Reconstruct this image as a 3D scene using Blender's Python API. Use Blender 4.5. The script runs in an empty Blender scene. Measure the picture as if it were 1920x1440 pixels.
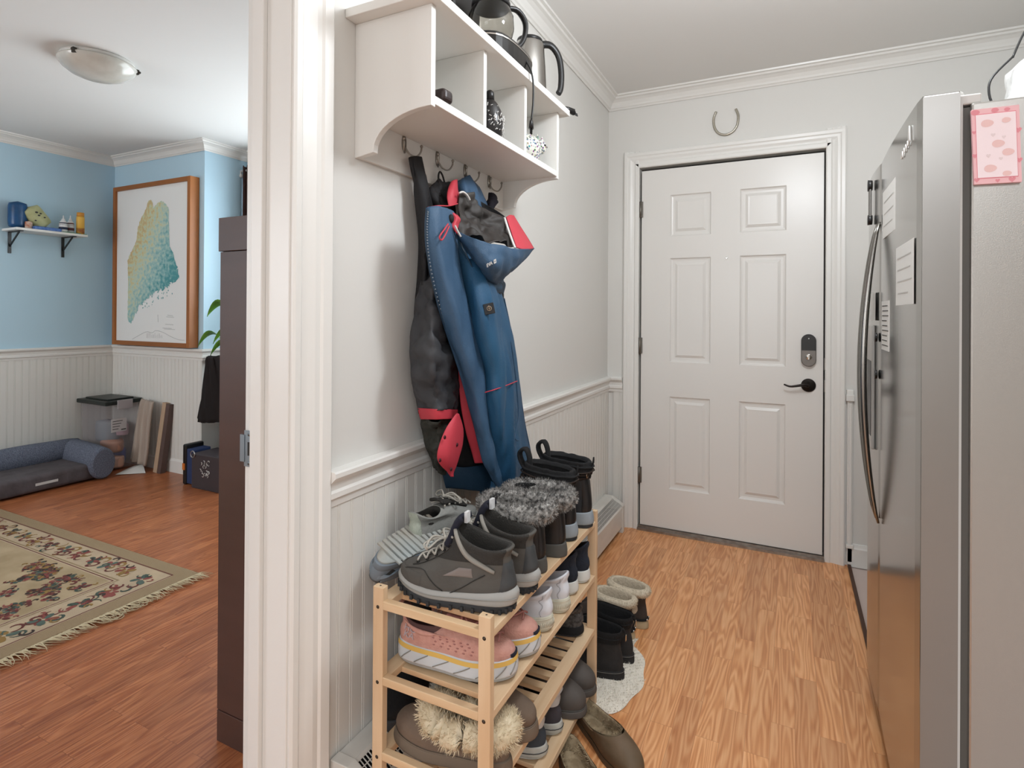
import bpy, math, random
from mathutils import Vector, Matrix, noise
from math import sin, cos, pi, radians as rad
random.seed(7)
SC = bpy.context.scene
COL = SC.collection

# ------------------------------------------------------------------ camera
CX, CZ, YAW, PITCH, ROLL, FPX, SYP = .9624, 1.2297, .4581, .0024, .0065, 1056.2, -135.12
_F = Vector((-sin(YAW)*cos(PITCH), cos(YAW)*cos(PITCH), sin(PITCH)))
_R = Vector((cos(YAW), sin(YAW), 0)); _U = _R.cross(_F)
_R, _U = _R*cos(ROLL)+_U*sin(ROLL), _U*cos(ROLL)-_R*sin(ROLL)
_C = Vector((CX, 0, CZ))
cd = bpy.data.cameras.new('camera'); cam = bpy.data.objects.new('camera', cd); COL.objects.link(cam)
cd.sensor_width = 36; cd.lens = 36*FPX/1920; cd.shift_y = SYP/1920; cd.clip_start = .02
cam.matrix_world = Matrix.Translation(_C) @ Matrix((_R, _U, -_F)).transposed().to_4x4()
SC.camera = cam

def un(u, v, ax, val):
    """point on the real plane ax=val that lies at this spot of the photograph"""
    D = _F+_R*(u-960)/FPX-_U*(v-720-SYP)/FPX
    i = 'xyz'.index(ax)
    return _C+D*((val-_C[i])/D[i])
def W(u, v, x): return un(u, v, 'x', x)

# ------------------------------------------------------------------ world, lights, exposure
w = bpy.data.worlds.new('world'); SC.world = w; w.use_nodes = True
bg = w.node_tree.nodes['Background']; bg.inputs[0].default_value = (.80, .90, 1, 1); bg.inputs[1].default_value = 1.0
SC.view_settings.view_transform = 'Standard'; SC.view_settings.look = 'None'
SC.view_settings.gamma = 1; SC.view_settings.use_curve_mapping = False
SC.view_settings.exposure = 0.70
def area(name, loc, target, sx, sy, power, color=(1, 1, 1), spread=180):
    l = bpy.data.lights.new(name, 'AREA'); l.shape = 'RECTANGLE'; l.size = sx; l.size_y = sy
    l.energy = power; l.color = color; l.spread = rad(spread)
    o = bpy.data.objects.new(name, l); COL.objects.link(o); o.location = loc
    o.rotation_euler = (Vector(target)-Vector(loc)).to_track_quat('-Z', 'Y').to_euler()
    return o
pl_ = bpy.data.lights.new('hall_lamp_bulb', 'POINT'); pl_.energy = 23; pl_.shadow_soft_size = .11; pl_.color = (.89, .945, 1)
po_ = bpy.data.objects.new('hall_lamp_bulb', pl_); COL.objects.link(po_); po_.location = (1.05, 1.45, 2.20)
area('kitchen_top_fill', (1.5, -1.2, 2.38), (1.45, -1.15, 0), 1.2, .8, 24, (.89, .945, 1))  # unseen overhead fill, added to lift the hall from behind the camera
area('kitchen_rear_fill', (.65, -2.6, 1.55), (.9, 2, 1.2), 1.1, 1.3, 14, (.90, .95, 1))  # soft fill added behind the camera; the wall there has no window
area('left_window_daylight', (-1.75, 3.30, 1.60), (-2.2, 1.2, 1.9), 1.9, 1.35, 30, (.86, .95, 1))
area('left_room_fill', (-3.1, -2.2, 1.6), (-3.4, 2, 1.1), 1.6, 1.3, 34, (.95, .97, 1))  # fill added to brighten the blue walls; no window stands here

# ------------------------------------------------------------------ materials
def hexc(h):
    h = h.lstrip('#'); c = [int(h[i:i+2], 16)/255 for i in (0, 2, 4)]
    return tuple(x/12.92 if x <= .04045 else ((x+.055)/1.055)**2.4 for x in c)+(1,)
MATS = {}
def pbr(name, col, rough=.6, metal=0, bump=None, var=None, sheen=0, coat=0, trans=0, ior=1.45, alpha=1, emit=None):
    """bump=(scale,strength[,stretch xyz]); var=(scale,hex2,amount[,stretch])"""
    if name in MATS: return MATS[name]
    m = bpy.data.materials.new(name); m.use_nodes = True; nt = m.node_tree; N = nt.nodes; L = nt.links
    b = N['Principled BSDF']; b.inputs['Base Color'].default_value = hexc(col)
    b.inputs['Roughness'].default_value = rough; b.inputs['Metallic'].default_value = metal
    b.inputs['IOR'].default_value = ior
    if sheen: b.inputs['Sheen Weight'].default_value = sheen
    if coat: b.inputs['Coat Weight'].default_value = coat; b.inputs['Coat Roughness'].default_value = .1
    if trans: b.inputs['Transmission Weight'].default_value = trans
    if alpha < 1: b.inputs['Alpha'].default_value = alpha
    if emit: b.inputs['Emission Color'].default_value = hexc(emit[0]); b.inputs['Emission Strength'].default_value = emit[1]
    def coords(st):
        tc = N.new('ShaderNodeTexCoord'); mp = N.new('ShaderNodeMapping'); mp.inputs['Scale'].default_value = st
        L.new(tc.outputs['Object'], mp.inputs[0]); return mp.outputs[0]
    if var:
        n = N.new('ShaderNodeTexNoise'); n.inputs['Scale'].default_value = var[0]; n.inputs['Detail'].default_value = 5
        L.new(coords(var[3] if len(var) > 3 else (1, 1, 1)), n.inputs['Vector'])
        r = N.new('ShaderNodeMapRange'); r.inputs[1].default_value = .35; r.inputs[2].default_value = .65
        r.inputs[4].default_value = var[2]; L.new(n.outputs[0], r.inputs[0])
        mx = N.new('ShaderNodeMix'); mx.data_type = 'RGBA'; mx.inputs[6].default_value = hexc(col); mx.inputs[7].default_value = hexc(var[1])
        L.new(r.outputs[0], mx.inputs[0]); L.new(mx.outputs[2], b.inputs['Base Color'])
    if bump:
        n = N.new('ShaderNodeTexNoise'); n.inputs['Scale'].default_value = bump[0]; n.inputs['Detail'].default_value = 3
        L.new(coords(bump[2] if len(bump) > 2 else (1, 1, 1)), n.inputs['Vector'])
        bp = N.new('ShaderNodeBump'); bp.inputs['Strength'].default_value = bump[1]; bp.inputs['Distance'].default_value = .004
        L.new(n.outputs[0], bp.inputs['Height']); L.new(bp.outputs[0], b.inputs['Normal'])
    MATS[name] = m; return m

def floor_material(name, c0, c1, c2, cg):
    m = bpy.data.materials.new(name); m.use_nodes = True; nt = m.node_tree; N = nt.nodes; L = nt.links
    b = N['Principled BSDF']; b.inputs['Roughness'].default_value = .33
    tc = N.new('ShaderNodeTexCoord')
    mp = N.new('ShaderNodeMapping'); mp.inputs['Rotation'].default_value = (0, 0, pi/2); L.new(tc.outputs['Object'], mp.inputs[0])
    def brick(wd, h, off, mort):
        t = N.new('ShaderNodeTexBrick'); t.offset = off; t.offset_frequency = 2
        t.inputs['Color1'].default_value = (0, 0, 0, 1); t.inputs['Color2'].default_value = (1, 1, 1, 1); t.inputs['Mortar'].default_value = (.5, .5, .5, 1)
        t.inputs['Scale'].default_value = 1; t.inputs['Mortar Size'].default_value = mort; t.inputs['Mortar Smooth'].default_value = .1
        t.inputs['Brick Width'].default_value = wd; t.inputs['Row Height'].default_value = h; t.inputs['Bias'].default_value = 0
        L.new(mp.outputs[0], t.inputs['Vector']); return t
    b1 = brick(.43, .0655, .37, .0006)
    # per-strip offset of the grain
    off = N.new('ShaderNodeVectorMath'); off.operation = 'SCALE'; L.new(b1.outputs['Color'], off.inputs[0]); off.inputs[3].default_value = 7.3
    add = N.new('ShaderNodeVectorMath'); add.operation = 'ADD'; L.new(mp.outputs[0], add.inputs[0]); L.new(off.outputs[0], add.inputs[1])
    g1m = N.new('ShaderNodeMapping'); g1m.inputs['Scale'].default_value = (2.2, 60, 1); L.new(add.outputs[0], g1m.inputs[0])
    g1 = N.new('ShaderNodeTexNoise'); g1.inputs['Scale'].default_value = 1.6; g1.inputs['Detail'].default_value = 6; g1.inputs['Roughness'].default_value = .62
    L.new(g1m.outputs[0], g1.inputs['Vector'])
    g2m = N.new('ShaderNodeMapping'); g2m.inputs['Scale'].default_value = (1.6, 17, 1); L.new(add.outputs[0], g2m.inputs[0])
    g2 = N.new('ShaderNodeTexNoise'); g2.inputs['Scale'].default_value = 1.1; g2.inputs['Detail'].default_value = 1.5
    L.new(g2m.outputs[0], g2.inputs['Vector'])
    ml = N.new('ShaderNodeMath'); ml.operation = 'MULTIPLY'; ml.inputs[1].default_value = 70; L.new(g2.outputs[0], ml.inputs[0])
    sn = N.new('ShaderNodeMath'); sn.operation = 'SINE'; L.new(ml.outputs[0], sn.inputs[0])
    rs = N.new('ShaderNodeMapRange'); rs.inputs[1].default_value = -1; rs.inputs[2].default_value = 1; L.new(sn.outputs[0], rs.inputs[0])
    mixg = N.new('ShaderNodeMix'); mixg.inputs[0].default_value = .27; L.new(g1.outputs[0], mixg.inputs[2]); L.new(rs.outputs[0], mixg.inputs[3])
    cr = N.new('ShaderNodeValToRGB'); e = cr.color_ramp.elements
    e[0].position = .22; e[0].color = hexc(c0); e[1].position = .74; e[1].color = hexc(c2)
    x = cr.color_ramp.elements.new(.47); x.color = hexc(c1)
    L.new(mixg.outputs[0], cr.inputs[0])
    tint = N.new('ShaderNodeMix'); tint.data_type = 'RGBA'; tint.blend_type = 'MULTIPLY'
    tr = N.new('ShaderNodeValToRGB'); tr.color_ramp.elements[0].color = (.80, .74, .70, 1); tr.color_ramp.elements[1].color = (1.06, 1.04, 1.0, 1)
    L.new(b1.outputs['Color'], tr.inputs[0]); tint.inputs[0].default_value = 1
    L.new(cr.outputs[0], tint.inputs[6]); L.new(tr.outputs[0], tint.inputs[7])
    gap = N.new('ShaderNodeMix'); gap.data_type = 'RGBA'; gap.inputs[7].default_value = hexc(cg)
    gm = N.new('ShaderNodeMath'); gm.operation = 'MULTIPLY'; gm.inputs[1].default_value = .6; L.new(b1.outputs['Fac'], gm.inputs[0])
    L.new(gm.outputs[0], gap.inputs[0]); L.new(tint.outputs[2], gap.inputs[6])
    L.new(gap.outputs[2], b.inputs['Base Color'])
    bp = N.new('ShaderNodeBump'); bp.inputs['Strength'].default_value = .12; bp.inputs['Distance'].default_value = .002
    L.new(g1.outputs[0], bp.inputs['Height']); L.new(bp.outputs[0], b.inputs['Normal'])
    return m

PAINT = pbr('white_wall_paint', '#dddbd6', .62, bump=(60, .04))
TRIM = pbr('white_gloss_trim_paint', '#e6e4df', .32, bump=(25, .05))
DOORM = pbr('white_door_paint', '#e2dfda', .30, bump=(30, .05))
CEIL = pbr('ceiling_paint', '#e8e7e4', .8)
BLUE = pbr('pale_blue_wall_paint', '#b8d6e6', .55, bump=(50, .05))
BEAD = pbr('white_beadboard_paint', '#e0ded8', .42)
SHELFW = pbr('white_shelf_paint', '#e4e2dd', .38, bump=(14, .04))
BLACKP = pbr('black_plastic', '#1b1a1a', .35)
CHROME = pbr('polished_chrome', '#d0cdc8', .18, 1)
NICKEL = pbr('brushed_nickel', '#98948d', .33, 1)

# ------------------------------------------------------------------ mesh helpers
OFF = {}
class MB:
    def __init__(s): s.v = []; s.f = []; s.m = []; s.s = []; s.mi = 0; s.sm = False
    def face(s, idx): s.f.append(tuple(idx)); s.m.append(s.mi); s.s.append(s.sm)
    def add(s, pts): a = len(s.v); s.v += [Vector(p) for p in pts]; return a
    def box(s, lo, hi, M=None):
        x0, y0, z0 = lo; x1, y1, z1 = hi
        p = [Vector(q) for q in ((x0, y0, z0), (x1, y0, z0), (x1, y1, z0), (x0, y1, z0), (x0, y0, z1), (x1, y0, z1), (x1, y1, z1), (x0, y1, z1))]
        if M: p = [M @ q for q in p]
        a = s.add(p)
        for q in ((0, 3, 2, 1), (4, 5, 6, 7), (0, 1, 5, 4), (1, 2, 6, 5), (2, 3, 7, 6), (3, 0, 4, 7)): s.face([a+i for i in q])
        return s
    def bar(s, p, q, wd, h, up=(0, 0, 1)):
        p = Vector(p); q = Vector(q); d = (q-p).normalized(); up = Vector(up)
        if abs(d.dot(up)) > .98: up = Vector((1, 0, 0))
        r = d.cross(up).normalized()*wd/2; u = r.cross(d).normalized()*h/2
        a = s.add([p-r-u, p+r-u, p+r+u, p-r+u, q-r-u, q+r-u, q+r+u, q-r+u])
        for f in ((0, 1, 2, 3), (7, 6, 5, 4), (0, 4, 5, 1), (1, 5, 6, 2), (2, 6, 7, 3), (3, 7, 4, 0)): s.face([a+i for i in f])
        return s
    def prism(s, poly, vec, cap=True):
        n = len(poly); a = s.add(poly); b = s.add([Vector(p)+Vector(vec) for p in poly])
        for i in range(n): j = (i+1) % n; s.face((a+i, a+j, b+j, b+i))
        if cap: s.face([a+i for i in range(n)][::-1]); s.face([b+i for i in range(n)])
        return s
    def grid(s, rows, cu=False, cv=False):
        n = len(rows[0]); a = s.add([p for r in rows for p in r]); k = len(rows)
        for i in range(k if cv else k-1):
            for j in range(n if cu else n-1):
                i2 = (i+1) % k; j2 = (j+1) % n
                s.face((a+i*n+j, a+i*n+j2, a+i2*n+j2, a+i2*n+j))
        return a
    def tube(s, pts, r, n=8, closed=False, flat=1.0, cap=True):
        pts = [Vector(p) for p in pts]; k = len(pts); rows = []; prev = None
        for i in range(k):
            if closed: d = pts[(i+1) % k]-pts[i-1]
            else: d = pts[min(i+1, k-1)]-pts[max(i-1, 0)]
            d.normalize()
            if prev is None:
                ax = Vector((0, 0, 1)) if abs(d.z) < .9 else Vector((1, 0, 0)); x = d.cross(ax).normalized()
            else: x = (prev-d*prev.dot(d)).normalized()
            prev = x; y = d.cross(x); rr = r(i/max(1, k-1)) if callable(r) else r
            rows.append([pts[i]+x*cos(2*pi*j/n)*rr+y*sin(2*pi*j/n)*rr*flat for j in range(n)])
        sm = s.sm; s.sm = True; a = s.grid(rows, cu=True, cv=closed); s.sm = sm
        if not closed and cap: s.face([a+j for j in range(n)][::-1]); s.face([a+(k-1)*n+j for j in range(n)])
        return s
    def lathe(s, prof, c=(0, 0, 0), ax='z', n=24, sc=(1, 1)):
        c = Vector(c); rows = []
        for r, h in prof:
            row = []
            for j in range(n):
                a = 2*pi*j/n; x, y = r*cos(a)*sc[0], r*sin(a)*sc[1]
                row.append(c+Vector({'z': (x, y, h), 'y': (x, h, y), 'x': (h, x, y)}[ax]))
            rows.append(row)
        sm = s.sm; s.sm = True; a = s.grid(rows, cu=True); s.sm = sm
        s.face([a+j for j in range(n)][::-1]); s.face([a+(len(prof)-1)*n+j for j in range(n)])
        return s
    def ball(s, c, r, n=12, sc=(1, 1, 1)):
        c = Vector(c); rows = [[c+Vector((sin(pi*i/n)*cos(2*pi*j/n)*sc[0], sin(pi*i/n)*sin(2*pi*j/n)*sc[1], cos(pi*i/n)*sc[2]))*r for j in range(n)] for i in range(n+1)]
        sm = s.sm; s.sm = True; s.grid(rows, cu=True); s.sm = sm; return s
    def build(s, name, mats, parent=None, bevel=0, seg=2, thick=0, sub=0, world=True, smooth=None):
        me = bpy.data.meshes.new(name)
        o = bpy.data.objects.new(name, me); COL.objects.link(o)
        off = Vector((0, 0, 0))
        if parent is not None:
            o.parent = parent
            if world: off = OFF.get(parent.name, off)
            OFF[o.name] = OFF.get(parent.name, Vector((0, 0, 0)))
        me.from_pydata([tuple(p-off) for p in s.v], [], s.f)
        if not isinstance(mats, (list, tuple)): mats = [mats]
        for m in mats: me.materials.append(m)
        me.polygons.foreach_set('material_index', s.m)
        me.polygons.foreach_set('use_smooth', [True]*len(s.f) if smooth else s.s)
        me.validate(); me.update()
        if thick: md = o.modifiers.new('t', 'SOLIDIFY'); md.thickness = thick; md.offset = 0
        if bevel: md = o.modifiers.new('b', 'BEVEL'); md.width = bevel; md.segments = seg; md.limit_method = 'ANGLE'; md.angle_limit = rad(40)
        if sub: md = o.modifiers.new('s', 'SUBSURF'); md.levels = sub; md.render_levels = sub
        return o
def tag(o, label=None, cat=None, group=None, kind=None):
    if label: o['label'] = label
    if cat: o['category'] = cat
    if group: o['group'] = group
    if kind: o['kind'] = kind
    return o
def thing(name, label, cat, loc=(0, 0, 0), rz=0, group=None, rot=None):
    o = bpy.data.objects.new(name, None); COL.objects.link(o); o.location = loc
    o.rotation_euler = rot if rot else (0, 0, rz); o.empty_display_size = .05
    if not rz and not rot: OFF[o.name] = Vector(loc)
    return tag(o, label, cat, group)
def struct(o): return tag(o, kind='structure')
def copy_tree(o, parent=None):
    c = o.copy(); COL.objects.link(c); c.parent = parent
    for ch in [q for q in bpy.data.objects if q.parent == o]: copy_tree(ch, c)
    return c
def crom(pts, t):
    n = len(pts)-1; t = max(0, min(n-1e-6, t)); i = int(t); f = t-i
    a = pts[max(i-1, 0)]; b = pts[i]; c = pts[i+1]; d = pts[min(i+2, n)]
    g = lambda p, q, r, s: .5*((2*q)+(-p+r)*f+(2*p-5*q+4*r-s)*f*f+(-p+3*q-3*r+s)*f**3)
    if isinstance(b, Vector): return Vector([g(a[k], b[k], c[k], d[k]) for k in range(3)])
    return tuple(g(a[k], b[k], c[k], d[k]) for k in range(len(b)))
def spl(pts, n, closed=False):
    pts = [Vector(p) for p in pts]
    if closed: q = pts[-1:]+pts+pts[:2]; return [crom(q, 1+len(pts)*i/n) for i in range(n)]
    return [crom(pts, (len(pts)-1)*i/(n-1)) for i in range(n)]
def text(s, size, mat, parent, M, name='lettering', depth=.0006, sx=1):
    cu = bpy.data.curves.new('t', 'FONT'); cu.body = s; cu.size = size; cu.extrude = depth; cu.align_x = 'CENTER'; cu.align_y = 'CENTER'; cu.resolution_u = 3
    t = bpy.data.objects.new('t', cu); COL.objects.link(t); bpy.context.view_layer.update()
    me = bpy.data.meshes.new_from_object(t.evaluated_get(bpy.context.evaluated_depsgraph_get()))
    COL.objects.unlink(t); bpy.data.objects.remove(t)
    off = OFF.get(parent.name, Vector((0, 0, 0))) if parent else Vector((0, 0, 0))
    for v in me.vertices: v.co = M @ Vector((v.co.x*sx, v.co.y, v.co.z))-off
    me.materials.clear(); me.materials.append(mat)
    o = bpy.data.objects.new(name, me); COL.objects.link(o); o.parent = parent; return o
def frame_m(p, X, Y):
    X = Vector(X).normalized(); Z = X.cross(Vector(Y)).normalized(); Y = Z.cross(X)
    return Matrix.Translation(p) @ Matrix((X, Y, Z)).transposed().to_4x4()

# ================================================================== THE SETTING
CH = 2.49          # ceiling height
YD = 3.2276        # end wall
XW = -4.068; YP = 2.731; XE = -2.931; YW = 3.10   # left room: west wall, picture wall, its outside corner, window wall
JY = .867; WT = .12
b = MB(); b.box((-.06, -2.9, -.06), (1.235, 3.5, 0)); struct(b.build('floor', floor_material('oak_laminate', '#c27c4a', '#dd9d69', '#efb988', '#a5683c')))
b = MB(); b.box((-4.5, -2.9, -.06), (-.06, 3.5, 0)); struct(b.build('floor', floor_material('oak_laminate_dimmed', '#8e4c2f', '#a9653f', '#c37f55', '#6d3a22')))  # same laminate; the left room's dimmer, redder light is put into its colour
b = MB(); b.box((1.235, -2.9, -.06), (3.6, 3.5, -.004)); struct(b.build('floor', pbr('pale_pink_linoleum', '#d8c6bd', .35, var=(3, '#cbb4aa', .5))))
b = MB(); b.box((-4.5, -2.9, CH), (3.6, 3.5, CH+.06)); struct(b.build('ceiling', CEIL))
# partition (coat wall) with the door opening
b = MB(); b.box((-WT+.012, JY+.02, 0), (0, YD+.2, CH)); struct(b.build('wall_left', PAINT))
b = MB(); b.box((-WT+.012, -.12, 2.07), (0, JY+.02, CH)); b.box((-WT+.012, -2.8, 0), (0, -.12, CH)); struct(b.build('wall_left', PAINT))
# end wall around the door
DX0, DX1 = .185, 1.122
b = MB(); b.box((-.12, YD+.03, 0), (DX0-.02, YD+.13, CH)); b.box((DX1+.02, YD+.03, 0), (2.6, YD+.13, CH)); b.box((DX0-.02, YD+.03, 2.075), (DX1+.02, YD+.13, CH))
for v in b.v: v.y -= .03
struct(b.build('wall_back', PAINT))
b = MB(); b.box((1.9, 1.2, 0), (2.0, YD+.1, CH)); b.box((3.4, -2.8, 0), (3.5, 1.25, CH)); b.box((2.0, 1.25, 0), (3.4, 1.35, CH)); struct(b.build('wall_right', PAINT))
b = MB(); b.box((-4.3, -2.9, 0), (3.5, -2.8, CH)); struct(b.build('wall_front', PAINT))
# left room walls: beadboard low, pale blue above
RZ = .93
b = MB(); b.box((XW-.1, -2.8, 0), (XW, YP+.1, RZ)); struct(b.build('wall_west', BEAD))
b = MB(); b.box((XW-.1, -2.8, RZ), (XW, YP+.1, CH)); struct(b.build('wall_west', BLUE))
b = MB(); b.box((XW, YP, RZ), (XE, YP+.1, CH)); b.box((XE-.1, YP+.1, RZ), (XE, YW+.1, CH)); struct(b.build('wall_north', BLUE))
b = MB(); b.box((XW, YP, 0), (XE, YP+.1, RZ)); b.box((XE-.1, YP+.1, 0), (XE, YW+.1, RZ)); struct(b.build('wall_north', BEAD))
WX0, WX1, WZ0, WZ1 = -2.80, -.60, .95, 2.25
b = MB()
b.box((XE, YW, 0), (WX0, YW+.1, CH)); b.box((WX1, YW, 0), (-.10, YW+.1, CH)); b.box((WX0, YW, 0), (WX1, YW+.1, WZ0)); b.box((WX0, YW, WZ1), (WX1, YW+.1, CH))
struct(b.build('wall_window_side', BLUE))
# window
b = MB()
for z in (WZ0, WZ1-.05, (WZ0+WZ1)/2-.02): b.box((WX0, YW+.02, z), (WX1, YW+.07, z+.05))
for x in (WX0, WX1-.05, (WX0+WX1)/2-.025): b.box((x, YW+.015, WZ0), (x+.05, YW+.075, WZ1))
b.box((WX0-.04, YW-.05, WZ0-.03), (WX1+.04, YW+.03, WZ0))
wf = struct(b.build('window_1', TRIM, bevel=.003))
b = MB(); b.box((WX0+.05, YW+.045, WZ0+.05), (WX1-.05, YW+.049, WZ1-.05))
b.build('window_pane', pbr('window_glass', '#ffffff', .02, trans=1, ior=1.02, alpha=.15), wf)

def bead(p0, p1, z0, z1, nrm, name='wall_left', pitch=.0436):
    """beadboard panelling: real grooves along p0->p1 (2D), standing proud along nrm"""
    p0 = Vector(p0+(0,)); p1 = Vector(p1+(0,)); L = (p1-p0).length; d = (p1-p0)/L; n = Vector(nrm+(0,))
    prof = [(0, 0)]; s = 0
    while s < L:
        for a, h in ((.0, .009), (pitch-.0115, .009), (pitch-.0105, .0072), (pitch-.0092, .0072), (pitch-.0082, .0092), (pitch-.0045, .0092), (pitch-.0035, .0072), (pitch-.0022, .0072), (pitch-.0010, .009)):
            if s+a < L: prof.append((s+a, h))
        s += pitch
    prof += [(L, .009), (L, 0)]
    pts = [p0+d*a+n*h+Vector((0, 0, z0)) for a, h in prof]
    m = MB(); m.prism(pts, (0, 0, z1-z0)); return struct(m.build(name, BEAD))
bead((0, .978), (0, YD), .02, .79, (1, 0))
bead((.04, YD), (.095, YD), .02, .79, (0, -1), 'wall_back')
bead((XW, -1.2), (XW, YP), .1, RZ, (1, 0), 'wall_west')
bead((XW, YP), (XE, YP), .1, RZ, (0, -1), 'wall_north')

def mould(prof, p0, p1, nrm, name, mat=TRIM, m0=0, m1=0, z=0):
    """run a profile [(out, height)] between p0 and p1; m0/m1 = mitre (shift along run per unit out)"""
    p0 = Vector(p0+(z,)); p1 = Vector(p1+(z,)); d = (p1-p0).normalized(); n = Vector(nrm+(0,))
    A = [p0+n*o+Vector((0, 0, h))+d*o*m0 for o, h in prof]; B = [p1+n*o+Vector((0, 0, h))-d*o*m1 for o, h in prof]
    m = MB(); k = len(prof); a = m.add(A); c = m.add(B)
    for i in range(k-1): m.face((a+i, a+i+1, c+i+1, c+i))
    m.face((a+k-1, a, c, c+k-1)); m.face([a+i for i in range(k)][::-1]); m.face([c+i for i in range(k)])
    return struct(m.build(name, mat))
CROWN = [(0, 0), (0, -.068), (.006, -.070), (.010, -.062), (.016, -.058), (.020, -.048), (.030, -.032), (.044, -.022), (.056, -.018), (.060, -.010), (.072, -.008), (.074, 0)]
mould(CROWN, (0, -2.8), (0, YD), (1, 0), 'trim_1', m1=1, z=CH)
mould(CROWN, (0, YD), (1.9, YD), (0, -1), 'trim_2', m0=1, z=CH)
mould(CROWN, (XW, -2.8), (XW, YP), (1, 0), 'trim_3', m1=1, z=CH)
mould(CROWN, (XW, YP), (XE, YP), (0, -1), 'trim_4', m0=1, m1=-1, z=CH)
mould(CROWN, (XE, YP), (XE, YW), (1, 0), 'trim_5', m0=-1, m1=1, z=CH)
mould(CROWN, (XE, YW), (-.12, YW), (0, -1), 'trim_6', m0=1, z=CH)
RAIL = [(0, 0), (0, -.085), (.012, -.085), (.014, -.070), (.020, -.064), (.020, -.052), (.016, -.046), (.018, -.030), (.030, -.018), (.034, -.014), (.034, -.004), (.030, 0)]
mould(RAIL, (0, .978), (0, YD), (1, 0), 'trim_7', m1=1, z=.862)
mould(RAIL, (0, YD), (.095, YD), (0, -1), 'trim_8', m0=1, z=.862)
mould(RAIL, (XW, -2.8), (XW, YP), (1, 0), 'trim_9', m1=1, z=RZ+.02)
mould(RAIL, (XW, YP), (XE, YP), (0, -1), 'trim_10', m0=1, m1=-1, z=RZ+.02)
mould(RAIL, (XE, YP), (XE, YW), (1, 0), 'trim_11', m0=-1, z=RZ+.02)
BASE = [(0, 0), (0, .11), (.008, .108), (.012, .095), (.016, .088), (.016, 0)]
mould(BASE, (XW, -2.8), (XW, YP), (1, 0), 'baseboard_west', m1=1)
mould(BASE, (XW, YP), (XE, YP), (0, -1), 'baseboard_north', m0=1)
mould(BASE, (DX1+.1, YD), (1.9, YD), (0, -1), 'baseboard_back')
# cased opening between the rooms: jamb, stop, casings
b = MB(); b.box((-WT, JY, 0), (.004, JY+.022, 2.06)); b.box((-.100, JY-.012, 0), (-.066, JY, 2.05)); b.box((-WT, -.12, 2.05), (.004, JY+.02, 2.07)); b.box((-WT, -.14, 0), (.004, -.12, 2.07))
struct(b.build('trim_12', TRIM, bevel=.002))
CAS = [(0, 0), (.010, 0), (.014, .006), (.014, .020), (.010, .026), (.012, .040), (.016, .060), (.016, .074), (.020, .080), (.022, .104), (.018, .110), (0, .110)]
def casing(pts_sign, name, x0, y0, z1, mat=TRIM):   # vertical casing on the coat wall: out=+x
    m = MB(); m.prism([Vector((x0+o, y0+pts_sign*a, 0)) for o, a in CAS][::(-1 if pts_sign > 0 else 1)], (0, 0, z1)); return struct(m.build(name, mat))
casing(1, 'trim_13', 0, JY+.004, 2.06)
b = MB(); b.box((-WT-.016, JY+.006, 0), (-WT, JY+.09, 2.07)); struct(b.build('trim_14', TRIM, bevel=.002))
# ---- entry door
def ycas(sgn, name, x0, ya, z1):
    m = MB(); m.prism([Vector((x0+sgn*a, ya-o, 0)) for o, a in CASB][::(1 if sgn > 0 else -1)], (0, 0, z1)); return struct(m.build(name, TRIM))
CASB = [(0, 0), (.010, 0), (.014, .005), (.014, .022), (.009, .028), (.011, .038), (.016, .050), (.017, .062), (.021, .068), (.022, .082), (.018, .088), (0, .088)]
ycas(-1, 'trim_15', DX0, YD, 2.075+.088); ycas(1, 'trim_16', DX1, YD, 2.075+.088)
m = MB()
A = [Vector((DX0-a, YD-o, 2.068+a)) for o, a in CASB]; B = [Vector((DX1+a, YD-o, 2.068+a)) for o, a in CASB]
m.grid([A, B]); m.face([0, 11, 23, 12]); struct(m.build('trim_17', TRIM))
b = MB(); b.box((DX0-.02, YD-.001, 0), (DX0, YD+.1, 2.075)); b.box((DX1, YD-.001, 0), (DX1+.02, YD+.1, 2.075)); b.box((DX0-.02, YD-.001, 2.068), (DX1+.02, YD+.1, 2.09))
struct(b.build('trim_18', TRIM))
b = MB(); b.box((DX0, YD-.025, 0), (DX1, YD+.1, .012)); b.box((DX0, YD-.004, .012), (DX1, YD+.09, .022)); struct(b.build('trim_19', pbr('worn_aluminium_sill', '#a39b92', .45, .7, var=(30, '#6a5348', .5))))
b = MB(); b.box((DX0, YD+.052, .0), (DX1, YD+.056, 2.07)); struct(b.build('trim_20', pbr('dark_weather_seal', '#3a3532', .8)))
# door slab with six moulded panels
X0, X1, Z0, Z1 = .1966, 1.114, .026, 2.05; yf = YD+.004
px = [(.358, .575), (.722, .945)]; pz = [(.25, .768), (.962, 1.545), (1.668, 1.90)]
m = MB(); xs = [X0, px[0][0], px[0][1], px[1][0], px[1][1], X1]; zs = [Z0, pz[0][0], pz[0][1], pz[1][0], pz[1][1], pz[2][0], pz[2][1], Z1]
for i in range(5):
    for k in range(7):
        a, c, d, e = xs[i], xs[i+1], zs[k], zs[k+1]
        if i % 2 == 1 and k % 2 == 1:
            prev = None
            for ins, dep in ((0, 0), (.006, .007), (.014, .009), (.026, .009), (.040, .002), (.046, .0025)):
                r = m.add([(a+ins, yf+dep, d+ins), (c-ins, yf+dep, d+ins), (c-ins, yf+dep, e-ins), (a+ins, yf+dep, e-ins)])
                if prev is not None:
                    for q in range(4): m.face((prev+q, prev+(q+1) % 4, r+(q+1) % 4, r+q))
                prev = r
            m.face((prev, prev+1, prev+2, prev+3))
        else: q = m.add([(a, yf, d), (c, yf, d), (c, yf, e), (a, yf, e)]); m.face((q, q+1, q+2, q+3))
m.box((X0, yf+.0092, Z0), (X1, yf+.045, Z1))
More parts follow.
